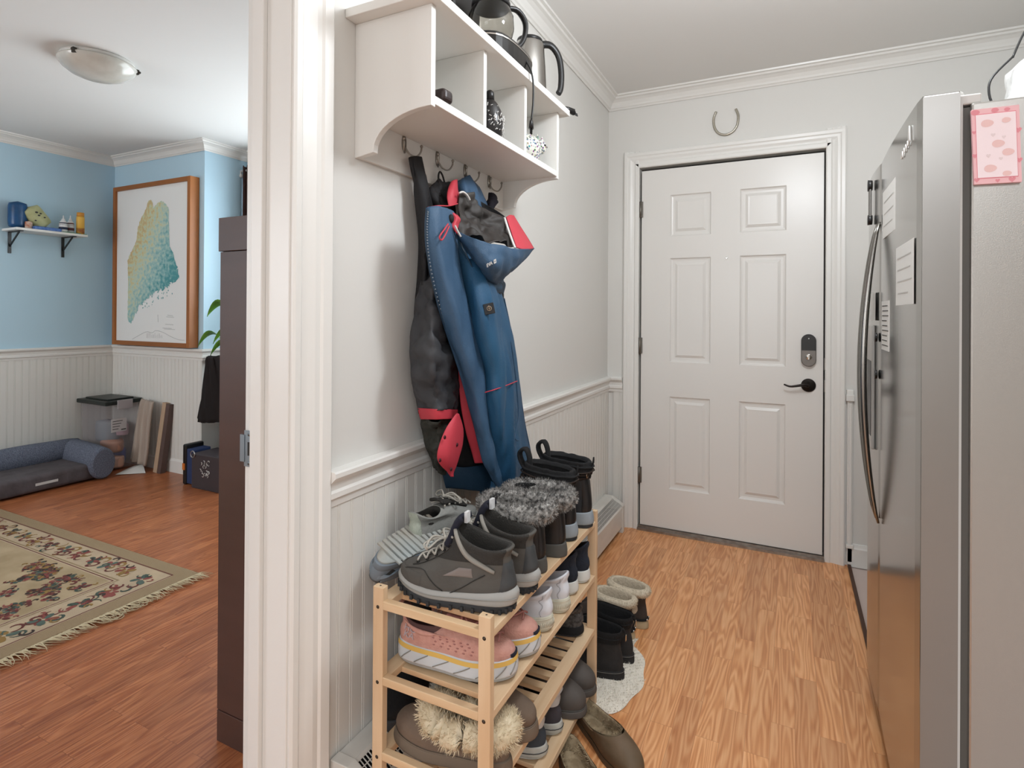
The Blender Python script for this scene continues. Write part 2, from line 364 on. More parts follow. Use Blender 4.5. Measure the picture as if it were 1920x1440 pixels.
for z_ in (Z0, Z1): q = m.add([(X0, yf, z_), (X1, yf, z_), (X1, yf+.01, z_), (X0, yf+.01, z_)]); m.face((q, q+1, q+2, q+3))
for x_ in (X0, X1): q = m.add([(x_, yf, Z0), (x_, yf+.01, Z0), (x_, yf+.01, Z1), (x_, yf, Z1)]); m.face((q, q+1, q+2, q+3))
door = struct(m.build('door_1', DOORM))
BRONZE = pbr('dark_bronze', '#2b2522', .38, .7)
hx, hz = 1.049, .874
m = MB(); m.lathe([(.0, -.002), (.034, -.002), (.034, .004), (.028, .010), (.014, .013), (.013, .035), (.0, .037)], (0, 0, 0), 'y', 28)
for v in m.v: v.y = -v.y; v += Vector((hx, yf, hz))
m.tube(spl([(hx, yf-.034, hz), (hx-.025, yf-.042, hz+.004), (hx-.055, yf-.045, hz-.002), (hx-.085, yf-.045, hz-.006), (hx-.112, yf-.043, hz+.003)], 16), lambda t: .008-.004*t, 8)
m.build('door_handle', BRONZE, door)
m = MB(); n = 14
def stadium(cx, cz, wd, h, y, k=14): return [Vector((cx+cos(pi*i/k)*wd, y, cz+h+sin(pi*i/k)*wd)) for i in range(k+1)]+[Vector((cx-cos(pi*i/k)*wd, y, cz-h-sin(pi*i/k)*wd)) for i in range(k+1)]
m.prism(stadium(1.049, 1.052, .034, .048, yf), (0, -.022, 0)); lock = m.build('door_lock', pbr('smoked_nickel', '#6e6a66', .35, .9), door, bevel=.003)
m = MB(); st = [p for p in stadium(1.049, 1.052, .0335, .048, yf-.0221) if p.z > 1.055]; st = [Vector((1.049+.0335, yf-.0221, 1.052))]+st+[Vector((1.049-.0335, yf-.0221, 1.052))]
m.prism(st, (0, -.003, 0)); m.build('keypad', BLACKP, lock)
m = MB(); m.lathe([(.0, 0), (.016, 0), (.015, .006), (.0, .007)], ax='y', n=20)
for v in m.v: v.y = -v.y; v += Vector((1.049, yf-.022, 1.020))
m.box((1.045, yf-.044, 1.006), (1.053, yf-.028, 1.034)); m.build('thumb_turn', CHROME, lock, bevel=.002)
m = MB(); m.lathe([(0, 0), (.0035, 0), (.0035, .002), (0, .0025)], ax='y', n=4)
for v in m.v: v.y = -v.y; v += Vector((1.049, yf-.0251, 1.112))
m.build('indicator', pbr('white_indicator', '#e8e8e4', .4), lock)
m = MB(); m.lathe([(.003, .001), (.006, .003), (.007, 0)], ax='y', n=16)
for v in m.v: v.y = -v.y; v += Vector((.655, yf, 1.535))
m.build('peephole', CHROME, door)
for z in (1.83, 1.05, .31):
    m = MB(); m.tube([(DX0+.006, YD-.004, z-.045), (DX0+.006, YD-.004, z+.045)], .006, 10); m.box((DX0+.004, YD-.003, z-.045), (DX0+.02, YD+.003, z+.045))
    m.build('door_hinge', pbr('tarnished_steel', '#7b766f', .45, .8), door)
for z in (.985, .875):
    m = MB(); m.box((DX1-.004, YD-.002, z-.03), (DX1+.002, YD+.02, z+.03)); m.build('strike_plate', pbr('tarnished_steel', '#7b766f'), door)
# end of the chair rail beside the door and the small pipe cover under it
b = MB(); b.box((1.215, YD-.024, .84), (1.245, YD, .865)); b.box((1.212, YD-.03, .81), (1.248, YD, .842)); b.box((1.218, YD-.016, .02), (1.243, YD, .81)); b.box((1.225, YD-.024, .10), (1.238, YD-.014, .80)); b.box((1.214, YD-.026, .09), (1.247, YD, .11))
struct(b.build('trim_21', TRIM, bevel=.003))
b = MB(); b.box((1.222, 2.2, 0), (1.236, YD-.02, .012)); struct(b.build('trim_22', pbr('dark_floor_edge', '#4a2e20', .5)))
# latch plate on the jamb of the opening
m = MB(); m.box((-.128, JY-.0025, .885), (-.098, JY, .965)); m.box((-.140, JY-.004, .895), (-.126, JY, .955)); m.mi = 1; m.box((-.116, JY-.0035, .91), (-.106, JY-.002, .94)); m.mi = 0
for z in (.893, .957): m.lathe([(0, 0), (.004, 0), (.004, .002), (0, .002)], (-.111, JY-.0045, z), 'y', 10)
m.build('strike_plate', [pbr('galvanised_steel', '#8d98a0', .4, .9), BLACKP], [o for o in bpy.data.objects if o.name == 'trim_12'][0])

# ================================================================== FURNITURE
def fuzz(m, P, n, ln, jit=.6, wd=.0011, seed=1):
    """short hairs: P(rand a, rand b) -> (point, normal)"""
    R = random.Random(seed)
    for _ in range(n):
        p, nn = P(R.random(), R.random())
        d = (nn+Vector((R.uniform(-1, 1), R.uniform(-1, 1), R.uniform(-1, 1)))*jit).normalized()
        s = d.cross(Vector((R.uniform(-1, 1), R.uniform(-1, 1), R.uniform(-1, 1)))).normalized()*wd
        l = ln*R.uniform(.6, 1.25); a = m.add([p-s, p+s, p+d*l*.6+s*.8+Vector((0, 0, -.1*l)), p+d*l]); m.face((a, a+1, a+2)); m.face((a, a+2, a+3))

# ---- wall shelf with cubbies and hooks
SH = thing('wall_shelf', 'white wooden cubby shelf with scrolled sides and coat hooks on the hall wall', 'shelf', (.0, 1.5, 1.61))
def side_panel(y0, y1):
    P = [(.0, 1.609), (.055, 1.616), (.062, 1.622)]
    P += [(.062+.163*sin(a*pi/2/10), 1.712-.09*cos(a*pi/2/10)) for a in range(1, 11)]
    P = [(0, 1.609), (.058, 1.617)]+[(.058+.157*(1-cos(a*pi/20)), 1.622+.083*sin(a*pi/20)) for a in range(0, 11)]+[(.225, 1.705), (.225, 1.938), (0, 1.938)]
    m = MB(); m.prism([Vector((x, y0, z)) for x, z in P], (0, y1-y0, 0)); return m.build('side_panel', SHELFW, SH, bevel=.0015)
side_panel(1.070, 1.088); side_panel(1.846, 1.864)
m = MB(); m.box((.0, 1.034, 1.938), (.250, 1.905, 1.960)); m.build('top_board', SHELFW, SH, bevel=.002)
m = MB(); m.box((.012, 1.088, 1.712), (.225, 1.846, 1.732)); m.build('shelf_board', SHELFW, SH, bevel=.0015)
for y in (1.322, 1.582): m = MB(); m.box((.012, y, 1.732), (.222, y+.016, 1.938)); m.build('divider', SHELFW, SH, bevel=.0015)
m = MB(); m.box((.0005, 1.088, 1.610), (.012, 1.846, 1.938)); m.build('back_panel', SHELFW, SH)
for y in (1.250, 1.412, 1.573, 1.735):
    z = 1.685
    m = MB(); m.lathe([(0, .012), (.009, .012), (.008, .016), (0, .018)], (0, y, z+.008), 'x', 14, sc=(1, 2.6))
    for s in (-1, 1): m.tube(spl([(.015, y, z), (.024, y+s*.010, z-.020), (.034, y+s*.028, z-.024), (.042, y+s*.038, z-.010), (.043, y+s*.040, z+.004)], 12), .0026, 6); m.ball((.043, y+s*.040, z+.006), .0045, 8)
    m.build('coat_hook', NICKEL, SH)

# ---- things on the shelf
GLASS = pbr('smoky_glass', '#cfccc6', .04, trans=1, ior=1.3)
TB = 1.960
cm = thing('coffee_maker', 'black drip coffee maker base with glass carafe on top of the white shelf', 'coffee maker', (.13, 1.42, TB))
m = MB(); P = spl([(.045, 1.38, 0), (.15, 1.365, 0), (.228, 1.40, 0), (.245, 1.51, 0), (.228, 1.62, 0), (.15, 1.655, 0), (.045, 1.64, 0)], 30, closed=True)
m.prism([Vector((p.x, p.y, TB)) for p in P], (0, 0, .064)); m.build('base', pbr('glossy_black_plastic', '#1d1c1b', .22), cm, bevel=.008, seg=3)
m = MB(); m.prism([Vector((.141+(p.x-.141)*1.012, 1.51+(p.y-1.51)*1.012, TB+.050)) for p in P], (0, 0, .004)); m.build('trim_band', CHROME, cm)
m = MB(); m.box((.03, 1.40, TB+.06), (.075, 1.56, TB+.36)); m.build('rear_column', BLACKP, cm, bevel=.01)
cc = Vector((.155, 1.482, TB+.065))
m = MB(); m.lathe([(0, 0), (.052, 0), (.060, .004), (.062, .012), (.055, .016), (0, .016)], cc, n=32); m.build('warming_plate', CHROME, cm)
m = MB(); m.lathe([(0, .016), (.052, .017), (.064, .030), (.070, .055), (.068, .090), (.055, .120), (.050, .135), (.049, .135), (.053, .119), (.066, .09), (.068, .055), (.062, .032), (.050, .020), (0, .019)], cc, n=40)
cf = m.build('carafe', GLASS, cm)
m = MB(); m.lathe([(.0, .134), (.054, .134), (.056, .150), (.045, .158), (0, .160)], cc, n=32); m.lathe([(.056, .118), (.0585, .118), (.0585, .130), (.052, .130)], cc, n=32)
m.build('lid', BLACKP, cf)
m = MB(); q = Vector((.5, .86, 0)).normalized()
m.tube(spl([cc+q*.055+Vector((0, 0, .135)), cc+q*.095+Vector((0, 0, .140)), cc+q*.125+Vector((0, 0, .110)), cc+q*.120+Vector((0, 0, .060)), cc+q*.095+Vector((0, 0, .026)), cc+q*.066+Vector((0, 0, .022))], 20), .0105, 10, flat=.75)
m.build('carafe_handle', BLACKP, cf)
kt = thing('electric_kettle', 'brushed steel electric kettle with black handle beside the coffee maker', 'kettle', (.13, 1.73, TB))
kc = Vector((.140, 1.795, TB))
m = MB(); m.lathe([(0, .002), (.070, .002), (.071, .018), (0, .018)], kc, n=36, sc=(.9, 1)); m.build('base', BLACKP, kt)
m = MB(); m.lathe([(0, .018), (.066, .018), (.066, .03), (.061, .13), (.055, .207), (.051, .215), (0, .215)], kc, n=40, sc=(.9, 1)); m.build('body', pbr('kettle_steel', '#a8a5a0', .26, 1), kt)
m = MB(); m.lathe([(0, .214), (.051, .214), (.049, .226), (.036, .232), (0, .234)], kc, n=36, sc=(.9, 1)); m.build('lid', BLACKP, kt)
hv = lambda r, z: kc+Vector((.6*r, .8*r, z*1.12))
m = MB(); m.tube(spl([hv(.045, .198), hv(.085, .203), hv(.118, .175), hv(.130, .125), hv(.128, .075), hv(.118, .055)], 20), lambda t: .011-.002*t, 10, flat=1.2)
m.build('handle', BLACKP, kt)
def plug(m, p, d):
    p = Vector(p); d = Vector(d).normalized(); s = d.cross(Vector((.9, .1, .3))).normalized()
    m.tube([p, p+d*.006, p+d*.028], lambda t: .0035+.0065*t, 8, flat=.8)
    for k in (-1, 1): m.bar(p+d*.028+s*.0045*k, p+d*.044+s*.0045*k, .0015, .005)
m = MB(); m.tube(spl([(.12, 1.52, TB+.10), (.20, 1.53, TB+.085), (.245, 1.545, TB+.03), (.262, 1.552, TB-.02), (.262, 1.556, TB-.09), (.258, 1.553, TB-.145)], 30), .0030, 6); plug(m, (.258, 1.553, TB-.143), (-.03, .02, -1))
tag(m.build('power_cord', BLACKP), 'black power cord with two pin plug dangling over the front of the white shelf', 'cord')
m = MB(); m.tube(spl([(.12, 1.69, TB+.004), (.10, 1.66, TB+.004), (.20, 1.70, TB+.004), (.232, 1.80, TB+.004), (.225, 1.87, TB+.006), (.228, 1.905, TB+.014)], 30), .0035, 6); plug(m, (.236, 1.925, TB+.010), (.55, .85, -.25)); m.tube([(.228, 1.905, TB+.014), (.236, 1.918, TB+.012), (.250, 1.940, TB+.006)], lambda t: .006+.006*t, 8)
tag(m.build('power_cord', BLACKP), 'black power cord with plug lying past the far end of the shelf top', 'cord')
# cubby contents
SB = 1.732
m = MB(); m.box((.0, 0, 0), (.13, .042, .034)); o = m.build('sunglasses_case', pbr('dark_brown_case', '#2a1c19', .4), bevel=.012, seg=4); o.location = (.098, 1.128, SB); o.rotation_euler = (0, 0, rad(-4)); tag(o, 'dark brown glasses case in the nearest cubby of the white shelf', 'glasses case')
m = MB(); m.tube([Vector((.205+.014*cos(a), 1.275+.014*sin(a), SB+.003)) for a in [2*pi*i/24 for i in range(24)]], .0018, 6, closed=True)
tag(m.build('key_ring', NICKEL), 'small metal ring lying on the front edge of the nearest cubby', 'ring')
fl = thing('drink_bottle', 'black squat bottle with white pattern in the middle cubby', 'bottle', (.165, 1.375, SB))
m = MB(); m.lathe([(0, 0), (.030, 0), (.036, .008), (.038, .045), (.034, .075), (.022, .098), (.013, .108), (0, .108)], (.188, 1.418, SB), n=28); bd = m.build('body', pbr('black_bottle_paint', '#242222', .3), fl)
m = MB(); m.lathe([(0, .107), (.013, .107), (.012, .130), (.006, .136), (0, .137)], (.188, 1.418, SB), n=20); m.build('cap', BLACKP, fl)
m = MB(); R = random.Random(3)
for i in range(90):
    a = R.uniform(-2.2, 1.2); z = R.uniform(.012, .088); r = .0386 if z < .06 else .0386-(z-.06)*.42
    p = [Vector((.188+r*cos(a+k*.07*R.choice((-1, 1))), 1.418+r*sin(a+k*.07), SB+z+k*R.uniform(-.004, .006))) for k in range(3)]
    m.tube(p, .0011, 4)
m.build('printed_pattern', pbr('white_print', '#dcdad6', .5), bd)
cat_ = thing('patterned_figurine', 'white speckled floral animal figurine in the farthest cubby', 'figurine', (.15, 1.70, SB))
m = MB(); m.ball((.178, 1.712, SB+.048), .047, 18, sc=(.8, 1.3, 1)); m.ball((.188, 1.782, SB+.070), .024, 12, sc=(.9, 1.1, 1)); m.lathe([(0, 0), (.009, .001), (.001, .026), (0, .027)], (.188, 1.797, SB+.085), n=8); m.lathe([(0, 0), (.009, .001), (.001, .026), (0, .027)], (.182, 1.772, SB+.088), n=8)
for x, y in ((.14, 1.67), (.18, 1.67), (.14, 1.74), (.18, 1.74)): m.lathe([(0, 0), (.010, 0), (.011, .02), (0, .02)], (x, y, SB), n=10)
fm = pbr('speckled_glaze', '#ece8dd', .25); nt = fm.node_tree
vn = nt.nodes.new('ShaderNodeTexVoronoi'); vn_ = vn; vn.inputs['Scale'].default_value = 120; tc = nt.nodes.new('ShaderNodeTexCoord'); nt.links.new(tc.outputs['Object'], vn.inputs['Vector'])
cr = nt.nodes.new('ShaderNodeValToRGB'); cr.color_ramp.elements[0].position = .40; cr.color_ramp.elements[1].position = .46; cr.color_ramp.elements[1].color = hexc('#ece8dd')
mx = nt.nodes.new('ShaderNodeMix'); mx.data_type = 'RGBA'; mx.blend_type = 'MULTIPLY'; mx.inputs[0].default_value = .8
hs = nt.nodes.new('ShaderNodeMix'); hs.data_type = 'RGBA'; hs.inputs[0].default_value = .72; hs.inputs[7].default_value = hexc('#2a4f46'); nt.links.new(vn.outputs['Color'], hs.inputs[6])
nt.links.new(vn.outputs['Distance'], cr.inputs[0]); m2 = nt.nodes.new('ShaderNodeMix'); m2.data_type = 'RGBA'; nt.links.new(cr.outputs[0], m2.inputs[0]); nt.links.new(hs.outputs[2], m2.inputs[6]); m2.inputs[7].default_value = hexc('#ece8dd'); nt.links.new(m2.outputs[2], nt.nodes['Principled BSDF'].inputs['Base Color'])
m.build('body', fm, cat_)
for q in ((.209, 1.775, SB+.073), (.204, 1.80, SB+.073)): m = MB(); m.ball(q, .0035, 8); m.build('eye', BLACKP, cat_)

# ---- baseboard heater
ht = thing('baseboard_heater', 'long white metal baseboard heater on the floor under the hall panelling', 'heater', (.06, 2.1, 0))
HM = pbr('heater_enamel', '#dedbd4', .4, var=(9, '#b9b4ab', .45, (1, .4, 1)), bump=(40, .12))
m = MB(); m.prism([Vector(p) for p in ((.011, 1.0, .19), (.011, 1.0, .03), (.012, 1.0, .188), (.060, 1.0, .188), (.066, 1.0, .183))][2:3]+[Vector((.060, 1.0, .190)), Vector((.066, 1.0, .184)), Vector((.062, 1.0, .182)), Vector((.012, 1.0, .184))], (0, 2.13, 0))
m.box((.0105, 1.0, .02), (.0125, 3.13, .188)); m.build('back_plate', HM, ht)
m = MB(); m.prism([Vector((x, 1.0, z)) for x, z in ((.118, .150), (.124, .142), (.124, .034), (.112, .024), (.110, .028), (.120, .036), (.120, .140), (.116, .146))], (0, 2.13, 0)); m.build('front_cover', HM, ht)
m = MB()
for k in range(24):
    y0 = 1.01+k*.088
    for j in range(4):
        t0 = j/4+.03; t1 = (j+1)/4-.03; A = Vector((.064, 0, .184)); B = Vector((.119, 0, .150))
        for (a, c) in ((t0, t0+.06), (t1-.06, t1)): m.bar((A+(B-A)*a)+Vector((0, y0, 0)), (A+(B-A)*a)+Vector((0, y0+.088, 0)), .0016, .002) if a == t0 else None
    for j in range(9): yy = y0+j*.0098; m.bar((.064, yy, .184), (.119, yy, .150), .0020, .002, up=(0, 1, 0))
m.build('grille', HM, ht)
m = MB(); m.box((.02, 1.02, .05), (.105, 3.11, .13)); m.build('heating_fins', pbr('dark_fins', '#39373a', .6, .5), ht)
m = MB()
m.prism([Vector((x, 3.115, z)) for x, z in ((.011, .0), (.011, .193), (.062, .193), (.122, .156), (.1275, .148), (.1275, .0))], (0, .035, 0)); m.build('end_cap', HM, ht, bevel=.002); m = MB(); m.prism([Vector((x, .990, z)) for x, z in ((.011, .0), (.011, .192), (.062, .192), (.122, .154), (.1265, .146), (.1265, .0))], (0, .03, 0)); m.build('end_cap', HM, ht, bevel=.002)

# ---- horseshoe
hsz = Vector((.649, YD-.005, 2.262))
m = MB(); A = [rad(-58+ (296)*i/28) for i in range(29)]
pts = [hsz+Vector((.052*sin(a+pi) , 0, -.062*cos(a+pi)*-1)) for a in A]
pts = [hsz+Vector((x*.062, 0, z*.068)) for x, z in [(-.80, .98), (-.98, .55), (-1, .1), (-.88, -.38), (-.55, -.78), (0, -.95), (.55, -.78), (.88, -.38), (1, .1), (.98, .55), (.80, .98)]]
m.tube(spl(pts, 40), .0088, 8, flat=.75)
hs_ = m.build('horseshoe', pbr('silvered_iron', '#b5b0a4', .3, .95, bump=(120, .3))); tag(hs_, 'silver horseshoe hung points up on the wall above the entry door', 'horseshoe')
m = MB(); m.tube(spl([p+Vector((0, -.0055, 0)) for p in pts[1:-1]], 30), .0022, 6); m.build('groove', pbr('dark_groove', '#4a4640', .5, .8), hs_)

# ---- shoe rack
PINE = pbr('pale_pine', '#dcbf9c', .5, var=(5, '#c9a47c', .6, (6, 6, .6)), bump=(30, .08))
PINEY = pbr('pale_pine_rail', '#dfc3a0', .5, var=(5, '#c8a279', .6, (8, .6, 8)))
PINEX = pbr('pale_pine_slat', '#dabd98', .5, var=(5, '#c6a077', .6, (.7, 7, 7)))
rk = thing('shoe_rack', 'pale pine slatted shoe rack with several tiers against the hall panelling', 'shoe rack', (.27, 1.36, 0))
RX0, RX1, RY0, RY1, RT = .139, .411, 1.010, 1.700, .615
TZ = (.571, .403, .236, .070)
for x in (RX0, RX1):
    for y in (RY0, RY1):
        m = MB(); m.box((x-.014, y-.009, 0), (x+.014, y+.009, RT)); p = m.build('post', PINE, rk, bevel=.0015)
        if y == RY0 or x == RX1:
            m = MB()
            for z in TZ:
                if y == RY0: m.lathe([(0, 0), (.0042, 0), (.0036, .001), (0, -.001)], (x, y-.0095, z), 'y', 10)
            if m.v: m.build('screw', pbr('dark_screw', '#4b4036', .5, .6), p)
            m = MB(); m.lathe([(0, 0), (.0025, 0), (0, .0008)], (x, y, RT), 'z', 8); m.build('dowel', pbr('dark_screw', '#4b4036'), p)
for k, z in enumerate(TZ):
    for y in (RY0, RY1): m = MB(); m.box((RX0+.0135, y-.009, z-.004), (RX1-.0135, y+.009, z+.0145)); m.build('end_rail', PINEX, rk, bevel=.0015)
    for s, x in ((0, RX0+.004), (1, RX1-.006)): m = MB(); m.box((x-.018, RY0+.010, z-.004), (x+.018, RY1-.010, z+.013)); m.build('long_rail', PINEY, rk, bevel=.0015)
    for j in range(12): y = RY0+.065+j*.0515; m = MB(); m.box((RX0+.014, y-.013, z-.006), (RX1-.018, y+.013, z+.006)); m.build('slat', PINEX, rk, bevel=.001)

# ---- refrigerator (side towards the camera, doors facing the coats)
STEEL = pbr('stainless_steel', '#a3a29e', .17, 1, bump=(240, .015, (1, 1, .05)))
STEELS = pbr('textured_steel_side', '#a8a5a0', .36, .85, bump=(420, .05))
STEELG = pbr('stainless_door_edge', '#8f8c88', .34, .9)
fr = thing('refrigerator', 'tall stainless steel side by side refrigerator on the right of the hall', 'refrigerator', (1.55, 1.82, 0))
FY0, FY1, SY, FT = 1.392, 2.235, 1.948, 1.665
m = MB(); m.box((1.282, FY0+.004, .03), (1.89, FY1-.004, FT-.014)); m.build('cabinet', STEELS, fr, bevel=.004)
m = MB(); m.box((1.268, FY0+.012, .06), (1.283, FY1-.012, FT-.02)); m.build('gasket', pbr('grey_gasket', '#55534f', .6), fr)
m = MB(); m.box((1.262, FY0+.006, .05), (1.269, FY0+.012, FT-.012)); m.build('gasket_strip', pbr('pale_gasket', '#c8c6c2', .5), fr)
def door_slab(y0, y1, name='refrigerator_door'):
    n = 14; P = []
    for i in range(n+1):
        t = i/n; y = y0+(y1-y0)*t; P.append((1.2005-.004*(1-(2*t-1)**2) , y))
    P[0] = (1.2025, y0); m = MB(); poly = [Vector((x, y, .075)) for x, y in P]+[Vector((1.264, y1, .075)), Vector((1.264, y0, .075))]
    m.prism(poly, (0, 0, FT-.075+.012)); return m.build(name, STEEL, fr, bevel=.0025)
d1 = door_slab(FY0, SY-.003); d2 = door_slab(SY+.003, FY1)
m = MB(); m.box((1.2028, FY0-.0008, .08), (1.2635, FY0, FT+.008)); m.build('door_edge', STEELG, d1)
m = MB(); m.box((1.245, FY0+.01, FT-.014), (1.30, FY0+.06, FT+.006)); m.lathe([(0, 0), (.016, 0), (.014, .012), (0, .014)], (1.262, FY0+.035, FT+.006), n=16); m.build('hinge_cover', pbr('hinge_grey', '#c7c5c1', .4), fr, bevel=.003)
m = MB(); m.box((1.225, FY0+.02, .0), (1.88, FY1-.02, .07)); m.build('toe_grille', pbr('dark_toe_kick', '#2a211c', .6), fr)
def bow(y, s):
    pts = []; 
    for i in range(25):
        t = i/24; q = sin(pi*t); pts.append(Vector((1.194-.040*q**.75, y+s*.004*q, .632+(1.5-.632)*t)))
    m = MB(); m.tube(pts, lambda t: .004+.0085*sin(pi*t)**.5, 10, flat=.8); return m
bow(SY-.022, -1).build('door_handle', pbr('polished_handle_steel', '#8f8c87', .2, 1), d1)
bow(SY+.026, 1).build('door_handle', pbr('polished_handle_steel', '#8f8c87', .2, 1), d2)
m = MB(); m.box((1.188, 2.03, .82), (1.197, 2.15, 1.20)); disp = m.build('water_dispenser', pbr('dispenser_grey', '#b9b6b1', .3, .3), d2, bevel=.004)
m = MB(); m.box((1.1868, 2.045, .86), (1.1888, 2.135, 1.09)); m.build('dispenser_recess', BLACKP, disp)
m = MB(); R = random.Random(5)
m.tube(spl([(1.1985, 1.585-.0105*i, 1.600+.0012*i+(.019 if i in (2, 9) else .010)*(1 if i % 2 else -.35)+(.016 if i == 9 else 0)) for i in range(11)], 70), .0012, 5)
for v in m.v: v.x -= .003
m.build('badge', pbr('white_badge', '#e4e2de', .3), d1)
# papers and magnets on the doors
PAPER = pbr('white_paper', '#d9d7d2', .7)
def note(name, y0, y1, z0, z1, label, cat, tilt=0, mat=PAPER, lines=0, hexl='#9a9792', x=1.1970):
    m = MB(); m.box((x-.0008, y0, z0), (x, y1, z1)); o = m.build(name, mat); tag(o, label, cat)
    if lines:
        m = MB(); R = random.Random(lines)
        for i in range(lines):
            z = z1-(z1-z0)*(i+1)/(lines+1); m.box((x-.0012, y0+(y1-y0)*R.uniform(.08, .3), z-.0014), (x-.0008, y1-(y1-y0)*R.uniform(.08, .15), z+.0014))
        m.build('writing', pbr('ink'+hexl, hexl, .7), o)
    return o
note('paper_note', 1.675, 1.885, 1.445, 1.575, 'pale blank note on the fridge door below its badge', 'note', lines=3, hexl='#bdbab5')
note('paper_note', 1.440, 1.660, 1.255, 1.395, 'larger pale note on the fridge door nearest the camera side edge', 'note', lines=4, hexl='#bdbab5')
note('paper_card', 1.765, 1.900, 1.135, 1.270, 'small card covered in tiny dark print behind the fridge handle', 'card', lines=9, hexl='#4a4744')
note('paper_note', 2.00, 2.10, 1.215, 1.30, 'small white slip on the far fridge door seen through the handle', 'note', x=1.193)
bo = thing('bottle_opener', 'dark metal bottle opener stuck high on the far fridge door', 'bottle opener', (1.185, 2.08, 1.57))
m = MB(); m.bar((1.187, 2.085, 1.535), (1.187, 2.085, 1.635), .022, .007, up=(1, 0, 0)); m.build('shaft', pbr('steel_tool', '#6f6c68', .35, .9), bo, bevel=.002)
m = MB(); m.lathe([(0, 0), (.018, 0), (.016, .012), (0, .012)], (1.181, 2.085, 1.638), 'x', 16); m.build('end_disc', BLACKP, bo); m = MB(); m.lathe([(0, 0), (.016, 0), (.015, .012), (0, .012)], (1.181, 2.085, 1.53), 'x', 16); m.build('end_disc', BLACKP, bo)
for (y, z, n_) in ((1.985, 1.165, 'upper'), (1.985, 1.055, 'lower')):
    m = MB(); m.lathe([(0, 0), (.014, 0), (.013, .006), (0, .006)], (1.190, y, z), 'x', 16)
    tag(m.build('fridge_magnet', BLACKP), n_+' of two small round dark magnets beside the water dispenser', 'magnet')
# pink notepad on the near side
pa, pb, pc, pd = un(1820, 208, 'y', FY0), un(1909, 198, 'y', FY0), un(1914, 342, 'y', FY0), un(1825, 347, 'y', FY0)
npd = thing('notepad', 'pink notepad with strawberries and hearts stuck to the fridge side', 'notepad', (pa+pc)/2)
def quadbox(A, y0, y1, k=1.0):
    c = sum(A, Vector())/4; m = MB(); m.prism([Vector((c.x+(p.x-c.x)*k, y0, c.z+(p.z-c.z)*k)) for p in A], (0, y1-y0, 0)); return m
Q = [pa, pb, pc, pd]
quadbox(Q, FY0+.003, FY0-.006).build('pad', pbr('pink_paper', '#eab9bd', .6), npd)
fr_ = quadbox(Q, FY0-.0061, FY0-.0066, .86); fr_.build('border_line', pbr('rose_ink', '#dc7f8b', .6), npd)
pg_ = quadbox(Q, FY0-.0066, FY0-.0070, .84).build('page', pbr('pale_pink_page', '#f1dfe2', .6), npd)
m = MB(); c = (pa+pc)/2; X = (pb-pa); Z = (pa-pd); R = random.Random(2); y = FY0-.0072
def blob(m, cx, cz, r, kind, y):
    P = []
    for i in range(18):
        a = 2*pi*i/18; k = 1
        if kind == 'heart': xx = .9*16*sin(a)**3/16; zz = (13*cos(a)-5*cos(2*a)-2*cos(3*a)-cos(4*a))/16
        else: xx = cos(a)*1.15; zz = sin(a)*.85*(1-.15*cos(a))
        P.append(Vector((cx+xx*r, y, cz+zz*r)))
    m.prism(P, (0, -.0002, 0))
for (u, v, r, kd) in ((-.22, .30, .0085, 'b'), (.05, .02, .0085, 'b'), (-.18, -.30, .0085, 'b'), (.30, -.10, .008, 'b'), (.28, .32, .006, 'b'), (.25, -.38, .006, 'b')): p = c+X*u*.8+Z*v; blob(m, p.x, p.z, r, kd, y)
m.build('printed_shapes', pbr('salmon_print', '#e6c0bd', .6), pg_)
m = MB()
for (u, v, r) in ((-.08, .14, .004), (-.22, -.13, .004), (.1, -.18, .0035), (.2, .1, .0035)): p = c+X*u*.8+Z*v; blob(m, p.x, p.z, r, 'heart', y)
m.build('printed_hearts', pbr('pale_print', '#e2cfd0', .6), pg_)
m = MB()
for (u, v, r) in ((-.42, .47, .006), (0, .475, .005), (.25, .47, .004), (.46, .18, .006), (.46, -.22, .0055), (.3, -.47, .006), (-.46, .2, .004), (-.46, -.12, .005), (-.44, -.45, .005), (0, -.475, .004)): p = c+X*u+Z*v*.98; blob(m, p.x, p.z, r, 'heart' if v < .3 else 'b', FY0-.0062)
m.build('printed_border_shapes', pbr('rose_print', '#dd8d96', .6), npd)
# white wrinkled plastic package on top of the fridge
pk = thing('plastic_package', 'crumpled white plastic package with dark cord on top of the fridge', 'package', (1.46, 1.75, FT-.014))
m = MB(); rows = []
for i in range(15):
    t = i/14; row = []
    for j in range(28):
        a = 2*pi*j/28; r = (.075 if t < .85 else .075*(1-(t-.85)*3.5))*(1+.10*noise.noise(Vector((cos(a)*2, sin(a)*2, t*5))))
        row.append(Vector((1.512+r*cos(a)*.9, 1.80+r*sin(a)*1.4, FT-.012+t*.21+.012*noise.noise(Vector((cos(a)*3, sin(a)*3, t*7+3))))))
    rows.append(row)
m.sm = True; m.grid(rows, cu=True); m.build('bag', pbr('white_plastic_film', '#bdbcb9', .3, bump=(50, .9)), pk)
m = MB(); m.box((1.435, 1.70, FT-.014), (1.56, 1.93, FT+.10)); m.build('carton', pbr('white_carton', '#c4c3bf', .5), pk, bevel=.006)
m = MB(); m.tube(spl([(1.445, 1.76, FT+.195), (1.405, 1.76, FT+.15), (1.400, 1.76, FT+.11), (1.412, 1.76, FT+.06), (1.39, 1.76, FT+.02), (1.375, 1.75, FT-.008)], 24), .0028, 6); m.tube(spl([(1.45, 1.78, FT+.20), (1.48, 1.80, FT+.27), (1.51, 1.80, FT+.305), (1.53, 1.8, FT+.31)], 14), .0026, 6); m.build('cord', BLACKP, pk)
m = MB(); m.ball((1.556, 1.80, FT+.315), .042, 16); m.build('dark_ball', BLACKP, pk)
